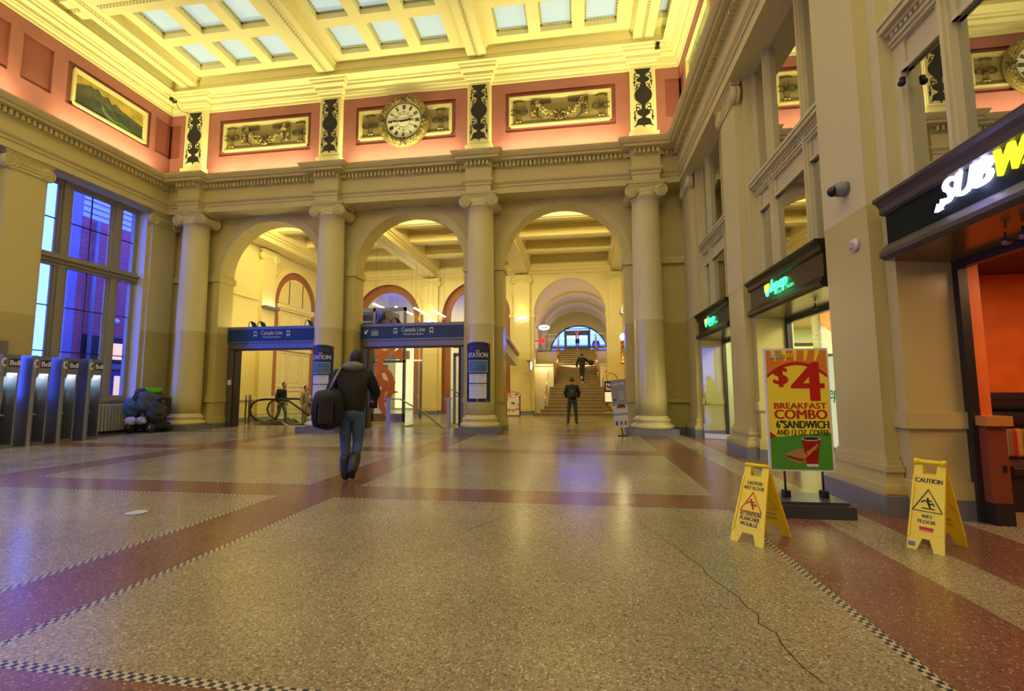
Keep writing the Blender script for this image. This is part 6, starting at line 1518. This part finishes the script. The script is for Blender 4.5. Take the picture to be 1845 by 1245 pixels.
# standing person at the foot of the stairs
person('person', 'person standing before the staircase in black coat, beanie and orange scarf', (-.32, 17.35, 0), 0, .95,
    pose(anL=(-.17,-.02,.085), toL=(-.22,.09,.045), knL=(-.14,.02,.49), anR=(.15,-.02,.085), toR=(.20,.09,.045), knR=(.13,.02,.49), elL=(-.27,-.03,1.16), wrL=(-.21,.12,1.0), elR=(.27,-.03,1.16), wrR=(.21,.12,1.0), hem=(0,0,.80)),
    dict(jacket=JACKET, legs=mat('dark_jeans', (.03,.045,.07), .8), shoe=BOOT, hat=BLACK, scarf=mat('orange_scarf', (.75,.20,.02), .8), bulk=1.12))
t = thing('backpack', 'small dark backpack on the standing person\'s back', 'backpack', (-.32, 17.35, 0))
mb = MB(); mb.rbox(-.13,.13,-.27,-.15,1.0,1.34,.05, mat('backpack_cloth', (.03,.035,.035), .7)); mb.build('pack_body', t, local=True)
mb = MB(); mb.tube([(.0,-.275,1.24),(.02,-.28,1.12)], .012, STEEL, 6); mb.build('zip', t, local=True)
# person climbing the stairs
k = 9; zs = RI*(k+1)
person('person', 'person climbing the staircase in black jacket and pale shoes, arm out to the right', (.08, Y0+TR*k+.18, zs), 0, .93,
    pose(hips=(0,.02,.95), waist=(.01,.06,1.10), chest=(-.02,.12,1.33), neck=(.0,.18,1.48), head=(.0,.22,1.62), hem=(0,.0,.86),
         hpL=(-.08,.02,.90), knL=(-.06,.14,.60), anL=(-.02,-.05,.38), toL=(-.02,.0,.27), hpR=(.08,.02,.90), knR=(.05,.04,.49), anR=(.03,-.03,.085), toR=(.03,.10,.045),
         elL=(-.30,.05,1.12), wrL=(-.28,.16,.95), elR=(.33,.10,1.30), wrR=(.50,.22,1.24)),
    dict(jacket=JACKET, legs=mat('black_trousers', (.015,.015,.018), .8), shoe=mat('pale_shoe', (.65,.62,.6), .5), bulk=1.08))
t = thing('black_bundle', 'round black bundle held out by the person on the stairs', 'bag', (.58, Y0+TR*k+.45, zs+1.12))
mb = MB(); mb.ball((.58,Y0+TR*k+.42,zs+1.13), .16,.14,.15, BLACK); mb.build('bundle_body', t)
# people by the escalator and beyond the street doors
person('person', 'person stepping off the escalator in black coat and grey trousers', (-11.35, 16.55, 0), math.radians(-100), .88,
    pose(knL=(-.09,.16,.50), anL=(-.09,.2,.085), toL=(-.09,.34,.045), knR=(.09,-.02,.49), anR=(.09,-.22,.12), toR=(.09,-.1,.05), chest=(0,.06,1.34), neck=(0,.1,1.5), head=(0,.14,1.65)),
    dict(jacket=JACKET, legs=mat('grey_trousers', (.12,.12,.12), .8), shoe=BOOT))
person('person', 'person in grey behind the escalator handrail, right of the one in black', (-10.75, 17.15, -.12), math.radians(-90), .88,
    pose(), dict(jacket=mat('grey_jacket', (.28,.25,.20), .8), legs=mat('tan_trousers', (.30,.26,.15), .8), shoe=BOOT))
person('person', 'person in blue standing outside, right of the street doors', (1.25, YE+1.5, ZL-.1), PI, 1.0, pose(), dict(jacket=mat('blue_coat', (.03,.05,.20), .8), legs=mat('navy_trousers', (.02,.03,.10), .8), shoe=BOOT))

# ------------------------------------------------------------------ sign boards on the floor
# combo poster on a weighted stand
t = thing('poster_stand', 'tall yellow and green $4 breakfast combo poster on a grey weighted base', 'sign', (2.22, 5.25, 0))
BASEM = mat('base_plastic', (.045,.05,.06), .35)
mb = MB(); mb.rbox(1.86, 2.60, 5.0, 5.55, 0, .12, .05, BASEM, axis='z'); mb.rbox(1.90, 2.56, 5.05, 5.5, .12, .15, .04, BASEM, axis='z'); mb.build('base', t)
for x in (2.06, 2.42):
    mb = MB(); mb.tube([(x,5.27,.15),(x,5.27,.45)], .011, BLACK); mb.build('leg', t); mb = MB(); mb.rbox(x-.035,x+.035,5.22,5.31,.14,.22,.02,BLACK); mb.build('clamp', t)
PX0, PX1, PZ0, PZ1 = 1.915, 2.535, .41, 1.67; W_, H_ = PX1-PX0, PZ1-PZ0
mb = MB(); mb.box(PX0, PX1, 5.255, 5.285, PZ0, PZ1, mat('poster_border', (.78,.78,.80), .4)); mb.build('frame', t)
F = frame_map((PX0, 5.254, PZ0), (1,0,0), (0,0,1))
PY_ = mat('poster_yellow', (.95,.80,.05), .35); PG = mat('poster_green', (.07,.32,.03), .35); PO = mat('poster_orange', (.72,.24,.03), .35); PR = mat('poster_red', (.50,.015,.01), .35); PRY = mat('poster_ray', (.80,.52,.06), .35)
mb = MB(); a, b = .018, W_-.018
rect(mb, F, a, b, .018, H_-.018, PY_, .001)
top = H_-.018
def arcv(u): return 1.12-.55*((u-W_/2)/W_)**2*1.1
for i in range(14):
    u0, u1 = a+(b-a)*i/14, a+(b-a)*(i+1)/14
    poly(mb, F, [(u0,arcv(u0)),(u1,arcv(u1)),(u1,top),(u0,top)], PO, .0015); poly(mb, F, [(u0,arcv(u0)-.035),(u1,arcv(u1)-.035),(u1,arcv(u1)),(u0,arcv(u0))], PR, .002)
for u in (.06,.17,.28,.39,.50): poly(mb, F, [(u,top),(u+.045,top),(W_/2+(u+.03-W_/2)*.86,1.13),(W_/2+(u+.01-W_/2)*.86,1.13)], PY_, .0018)
for i in range(14):
    u0, u1 = a+(b-a)*i/14, a+(b-a)*(i+1)/14; gv = lambda u: .33+.06*(u/W_)**.7
    poly(mb, F, [(u0,.018),(u1,.018),(u1,gv(u1)),(u0,gv(u0))], PG, .002)
poly(mb, F, [(a,.33),(a+.07,.345),(a,.40)], PR, .0022)
mb.build('artwork', t)
mb = MB(); text(mb, F, '$', .085, .86, .13, .21, PR, .003, bold=.03); text(mb, F, '4', .265, .715, .285, .40, PR, .003, bold=.03)
text(mb, F, 'BREAKFAST', .075, .635, .50, .06, PR, .003, bold=.025); text(mb, F, 'COMBO', .075, .53, .50, .095, PR, .003, bold=.03); mb.build('red_lettering', t)
mb = MB(); DG = mat('poster_dark_green', (.015,.05,.02), .4); text(mb, F, '6"SANDWICH', .085, .435, .50, .08, DG, .003, bold=.03); text(mb, F, 'AND 12 OZ. COFFEE', .085, .365, .50, .055, DG, .003, bold=.02); mb.build('dark_lettering', t)
mb = MB(); text(mb, F, 'SUBWAY', .059, 1.153, .238, .052, INK, .003, bold=.03, shear=.3); text(mb, F, 'SUB', .055, 1.158, .11, .05, PAPER, .0035, bold=.02, shear=.3); text(mb, F, 'WAY', .17, 1.158, .125, .05, PY_, .0035, bold=.02, shear=.3); poly(mb, F, [(.29,1.215),(.305,1.205),(.29,1.195)], PY_, .004); mb.build('logo', t)
mb = MB(); CUP = mat('cup_red', (.33,.008,.008), .35)
poly(mb, F, [(.355,.07),(.46,.07),(.495,.325),(.32,.325)], CUP, .003); disc(mb, F, .4075, .33, .092, .022, mat('cup_rim', (.75,.72,.70), .4), .0035); disc(mb, F, .4075, .332, .08, .016, mat('coffee', (.05,.02,.02), .3), .004)
poly(mb, F, [(.353,.05),(.462,.05),(.463,.075),(.352,.075)], PAPER, .0035); Fc = frame_map(F(.345,.135,.004), (1,0,.85), (-.85,0,1)); text(mb, Fc, 'SUBWAY', 0, 0, .18, .035, PRY, .001, bold=.03)
poly(mb, F, [(.14,.165),(.24,.215),(.345,.235),(.355,.10),(.29,.075),(.16,.13)], mat('bread', (.42,.24,.08), .5), .0025); poly(mb, F, [(.14,.165),(.17,.14),(.30,.10),(.35,.12),(.29,.13),(.20,.155)], mat('filling', (.16,.05,.02), .5), .0035)
mb.build('food_print', t)

def wet_sign(A, B, off, H, label, style):
    A, B, off = Vector((*A, 0)), Vector((*B, 0)), Vector((*off, 0)); mid = (A+B)/2+off/2
    t = thing('wet_floor_sign', label, 'wet floor sign', tuple(mid), 0, 'yellow wet floor signs')
    x = (B-A).normalized(); W0 = (B-A).length; nrm = off.normalized()
    L = math.hypot(off.length/2, H); tw = W0*(.84 if style else .72)
    def panel(name, base_mid, into):
        up = (into*(off.length/2) + Vector((0,0,H))); up.normalize()
        xx = x if into.dot(nrm) > 0 else -x
        F = frame_map(tuple(base_mid), tuple(xx), tuple(up)); mb = MB()
        hw = lambda v: (W0/2*(1-v/L)+tw/2*v/L)
        c = .085*H/.62; pts_l = [(-hw(0),0),(-hw(0)+.07,0),(-hw(0)+.09,c),( hw(0)-.09,c),(hw(0)-.07,0),(hw(0),0),(hw(L*.84),L*.84),(-hw(L*.84),L*.84)]
        slab_ = lambda pts, d0, d1: mb.prism(pts, F, d0, d1, YELLOW)
        slab_([(-hw(0),0),(-hw(0)+.065,0),(-hw(0)+.095,c),(-hw(c),c)], -.012, .0); slab_([(hw(0),0),(hw(c),c),(hw(0)-.095,c),(hw(0)-.065,0)], -.012, .0)
        slab_([(-hw(c),c),(hw(c),c),(hw(L*.86),L*.86),(-hw(L*.86),L*.86)], -.012, 0)
        for s in (-1, 1): slab_([(s*hw(L*.86),L*.86),(s*(hw(L*.86)-.06),L*.86),(s*(hw(L)-.05),L),(s*hw(L),L)], -.012, 0)
        # raised edges
        for s in (-1, 1): slab_([(s*hw(c),c),(s*(hw(c)-.014),c),(s*(hw(L*.84)-.014),L*.84),(s*hw(L*.84),L*.84)], 0, .008)
        slab_([(-hw(c)+.02,c+.045),(hw(c)-.02,c+.045),(hw(c)-.02,c+.052),(-hw(c)+.02,c+.052)], 0, .003)
        return mb.build(name, t), F, hw
    front, F, hw = panel('front_panel', (A+B)/2, nrm); back, Fb, _ = panel('back_panel', (A+B)/2+off, -nrm)
    top = mid+Vector((0,0,H)); mb = MB(); e = x*(tw/2); mb.tube([tuple(top-e), tuple(top+e)], .016 if not style else .020, YELLOW, 10); 
    if style:
        for s in (-1, 1): mb.tube([tuple(top+e*s), tuple(top+e*s*.72)], .026, YELLOW, 10)
    mb.build('handle', t)
    mb = MB()
    if style == 0:
        text(mb, F, 'CAUTION', -.062, L*.74, .125, .030, INK, .001, bold=.03); text(mb, F, 'WET FLOOR', -.085, L*.675, .17, .030, INK, .001, bold=.03)
        text(mb, F, 'ATTENTION', -.085, L*.34, .17, .032, INK, .001, bold=.03); text(mb, F, 'PLANCHER', -.080, L*.28, .16, .032, INK, .001, bold=.03); text(mb, F, 'MOUILLÉ', -.070, L*.215, .14, .038, INK, .001, bold=.03)
        tm, tc, tr = REDINK, L*.50, .088
    else:
        text(mb, F, 'CAUTION', -.085, L*.76, .17, .036, INK, .001, bold=.035); text(mb, F, 'WET', -.035, L*.36, .07, .026, INK, .001, bold=.03); text(mb, F, 'FLOOR', -.055, L*.30, .11, .028, INK, .001, bold=.03)
        tm, tc, tr = INK, L*.54, .095
    mb.build('lettering', front)
    mb = MB(); tri = [(0,tc+tr*1.05),(-tr,tc-tr*.75),(tr,tc-tr*.75)]; n = len(tri)
    mb.tube([F(u,v,.002) for u, v in tri for _ in (0,)], .0055, tm, 6, closed=True)
    # falling figure
    mb.ball(F(.0 if style else -.008, tc+.028, .002), .009,.005,.010, tm, 10, 6)
    mb.tube([F(-.004,tc+.016,.002), F(.008,tc-.018,.002)], .008, tm, 6); mb.tube([F(-.004,tc+.014,.002), F(-.032,tc+.006,.002), F(-.04,tc-.006,.002)], .005, tm, 6); mb.tube([F(.0,tc+.014,.002), F(.025,tc+.014,.002)], .005, tm, 6)
    mb.tube([F(.008,tc-.018,.002), F(.032,tc-.004,.002), F(.04,tc-.02,.002)], .006, tm, 6); mb.tube([F(.008,tc-.018,.002), F(.018,tc-.045,.002)], .006, tm, 6)
    if style: mb.tube([F(-.035,tc-.048,.002), F(.045,tc-.048,.002)], .004, tm, 6)
    mb.build('warning_symbol', front)
    if style: mb = MB(); rect(mb, F, -.045, .045, L*.225, L*.262, REDINK, .001); rect(mb, F, -.045, .045, L*.212, L*.218, REDINK, .001); mb.build('red_mark', front); mb = MB(); rect(mb, F, -hw(0)+.008, -hw(0)+.055, .02, .055, GREYB, .001); mb.build('sticker', front)
    # moulded print on the inside of the far panel
    mb = MB(); GH = mat('faded_yellow_print', (.62,.42,.01), .4)
    mb.tube([Fb(-u,v,-.013) for u, v in tri], .004, GH, 6, closed=True); 
    for q in (.30,.24,.76): rect(mb, Fb, -.06, .06, L*q, L*q+.02, GH, -.0135)
    mb.build('faded_print', back)
wet_sign((1.21,4.26), (1.40,4.06), (.34,.325), .60, 'yellow A-frame wet floor sign with bilingual text and red triangle', 0)
wet_sign((2.53,4.25), (2.67,4.06), (.335,.247), .655, 'yellow A-frame wet floor sign with black triangle, beside the near pilaster', 1)

# tilted grey menu sign by the right column
t = thing('menu_sign', 'tilted grey menu sign with food pictures on a pole beside the right column', 'sign', (1.02, 13.0, 0))
Fm = lambda u, v, d=0.0: ((.79+.41*u+(.09-.04*u)*(1-v)), 13.0-d, .215+1.28*v+.03*u)
MG = mat('menu_grey', (.22,.20,.23), .5); ML = mat('menu_pale', (.42,.39,.42), .5); MBN = mat('food_brown', (.20,.07,.03), .5); MDK = mat('food_dark', (.05,.03,.03), .5)
mb = MB(); mb.prism([(0,0),(1,0),(1,1),(0,1)], Fm, -.03, 0, MG); mb.build('board', t)
mb = MB(); rect(mb, Fm, 0, 1, 0, .25, ML, .002); rect(mb, Fm, 0, 1, .30, .46, ML, .002)
disc(mb, Fm, .58, .42, .30, .05, MBN, .003); disc(mb, Fm, .6, .45, .26, .035, MDK, .004); disc(mb, Fm, .6, .39, .25, .02, mat('food_bun', (.5,.28,.12), .5), .004); disc(mb, Fm, .2, .58, .11, .02, MDK, .003)
for q in (.2,.52,.82): disc(mb, Fm, q, .09, .09, .05, MDK if q < .3 else MBN, .003)
mb.build('food_print', t)
mb = MB()
text(mb, Fm, 'sweet', .12, .88, .35, .05, PAPER, .003, shear=.3); text(mb, Fm, 'crepes', .52, .885, .38, .05, PAPER, .003, shear=.3)
for k in range(4): text(mb, Fm, 'savoury' if k == 0 else 'fresh', .5, .72-.045*k, .3, .025, PAPER, .003)
mb.build('lettering', t)
mb = MB(); mb.tube([(1.06,13.04,.25),(1.10,13.04,0.02)], .018, BLACK); mb.tube([(1.06,13.04,.25),(.99,13.05,1.4)], .012, BLACK); mb.lathe([(.14,0),(.14,.015),(.02,.025)], (1.10,13.04,0), 20, BLACK); mb.build('stand', t)
# hooped sign in the second hall
t = thing('hoop_sign', 'brass hooped sign with black top and lit white lower board', 'sign', (1.15, 19.0, 0))
mb = MB(); mb.tube([(.86,19,0.02),(.86,19,1.5)]+[(1.16-.30*math.cos(PI*i/12),19,1.55+.36*math.sin(PI*i/12)) for i in range(13)]+[(1.46,19,1.5),(1.46,19,.02)], .022, BRASS, 8); mb.tube([(.86,19,.35),(1.46,19,.35)], .02, BRASS); mb.tube([(.86,18.8,.02),(.86,19.2,.02)], .02, BRASS); mb.tube([(1.46,18.8,.02),(1.46,19.2,.02)], .02, BRASS); mb.build('frame', t)
mb = MB(); mb.box(.92,1.40,18.97,19.0,.72,1.58,BLACK); mb.build('board', t)
mb = MB(); mb.box(.94,1.38,18.955,18.97,.76,1.14,mat('hoop_lit', (.75,.65,.45), .4, emit=(1,.85,.55), estr=.6)); mb.build('lower_panel', t)
F = frame_map((.94,18.965,1.2), (1,0,0), (0,0,1)); mb = MB(); text(mb, F, 'Mr.', .05, .17, .22, .13, WHITE, .003, bold=.03); text(mb, F, 'Shoe', .04, .01, .30, .13, WHITE, .003, bold=.03); mb.build('lettering', t)
# burger board
t = thing('burger_board', 'small white A&W sidewalk board with burger and coffee picture', 'sign', (-3.15, 21.9, 0))
mb = MB(); mb.box(-3.50,-2.82,21.9,21.96,.02,1.05,BLACK); mb.build('frame', t)
mb = MB(); mb.box(-3.45,-2.87,21.89,21.9,.06,1.0,mat('board_cream', (.70,.62,.45), .5)); mb.build('poster', t)
F = frame_map((-3.16,21.885,1.02), (1,0,0), (0,0,1)); mb = MB(); disc(mb, F, 0, 0, .34, .15, REDINK, .001); disc(mb, F, .03, -.01, .29, .11, PAPER, .003)
text(mb, F, 'A', -.21, -.06, .13, .12, INK, .005, bold=.05); text(mb, F, '&', -.07, -.06, .12, .12, mat('amp_orange2', (.85,.25,.0), .5), .005, bold=.04); text(mb, F, 'W', .06, -.06, .20, .12, INK, .005, bold=.05); mb.build('logo', t)
mb = MB(); F = frame_map((-3.16,21.888,.5), (1,0,0), (0,0,1)); disc(mb, F, 0, .12, .11, .04, MDK, .002); poly(mb, F, [(-.09,.12),(.09,.12),(.06,-.1),(-.06,-.1)], PAPER, .0015); disc(mb, F, .02,.02,.03,.03,MBN,.003)
for u, v, r in ((-.2,-.2,.1),(.02,-.22,.1),(.2,-.15,.09),(.22,.05,.06)): disc(mb, F, u, v, r, r*.6, mat('burger_%d' % int(100*r), (.5,.18,.06), .5), .002)
mb.build('food_print', t)
# white sheet on the floor near the left edge, as in the photo
tag(MB().lathe([(.0,.001),(.09,.002),(.10,.006),(.085,.004)], (-4.55,4.35,0), 20, mat('dropped_lid', (.6,.6,.65), .3)).build('flattened_lid'), 'small pale round lid lying on the terrazzo at the left', 'lid')
# speckled column and counter inside the middle shop
t = thing('shop_column', 'speckled pale column inside the middle shop', 'column', (4.45, 8.75, 0))
mb = MB(); mb.rbox(4.28, 4.62, 9.1, 9.4, 0, 2.92, .04, mat('speckled_pale', (.62,.60,.42), .6, var=.35, bscale=45)); mb.build('shaft', t)
t = thing('juice_counter', 'pale lit juice counter with rail inside the middle shop', 'counter', (5.2, 9.9, 0))
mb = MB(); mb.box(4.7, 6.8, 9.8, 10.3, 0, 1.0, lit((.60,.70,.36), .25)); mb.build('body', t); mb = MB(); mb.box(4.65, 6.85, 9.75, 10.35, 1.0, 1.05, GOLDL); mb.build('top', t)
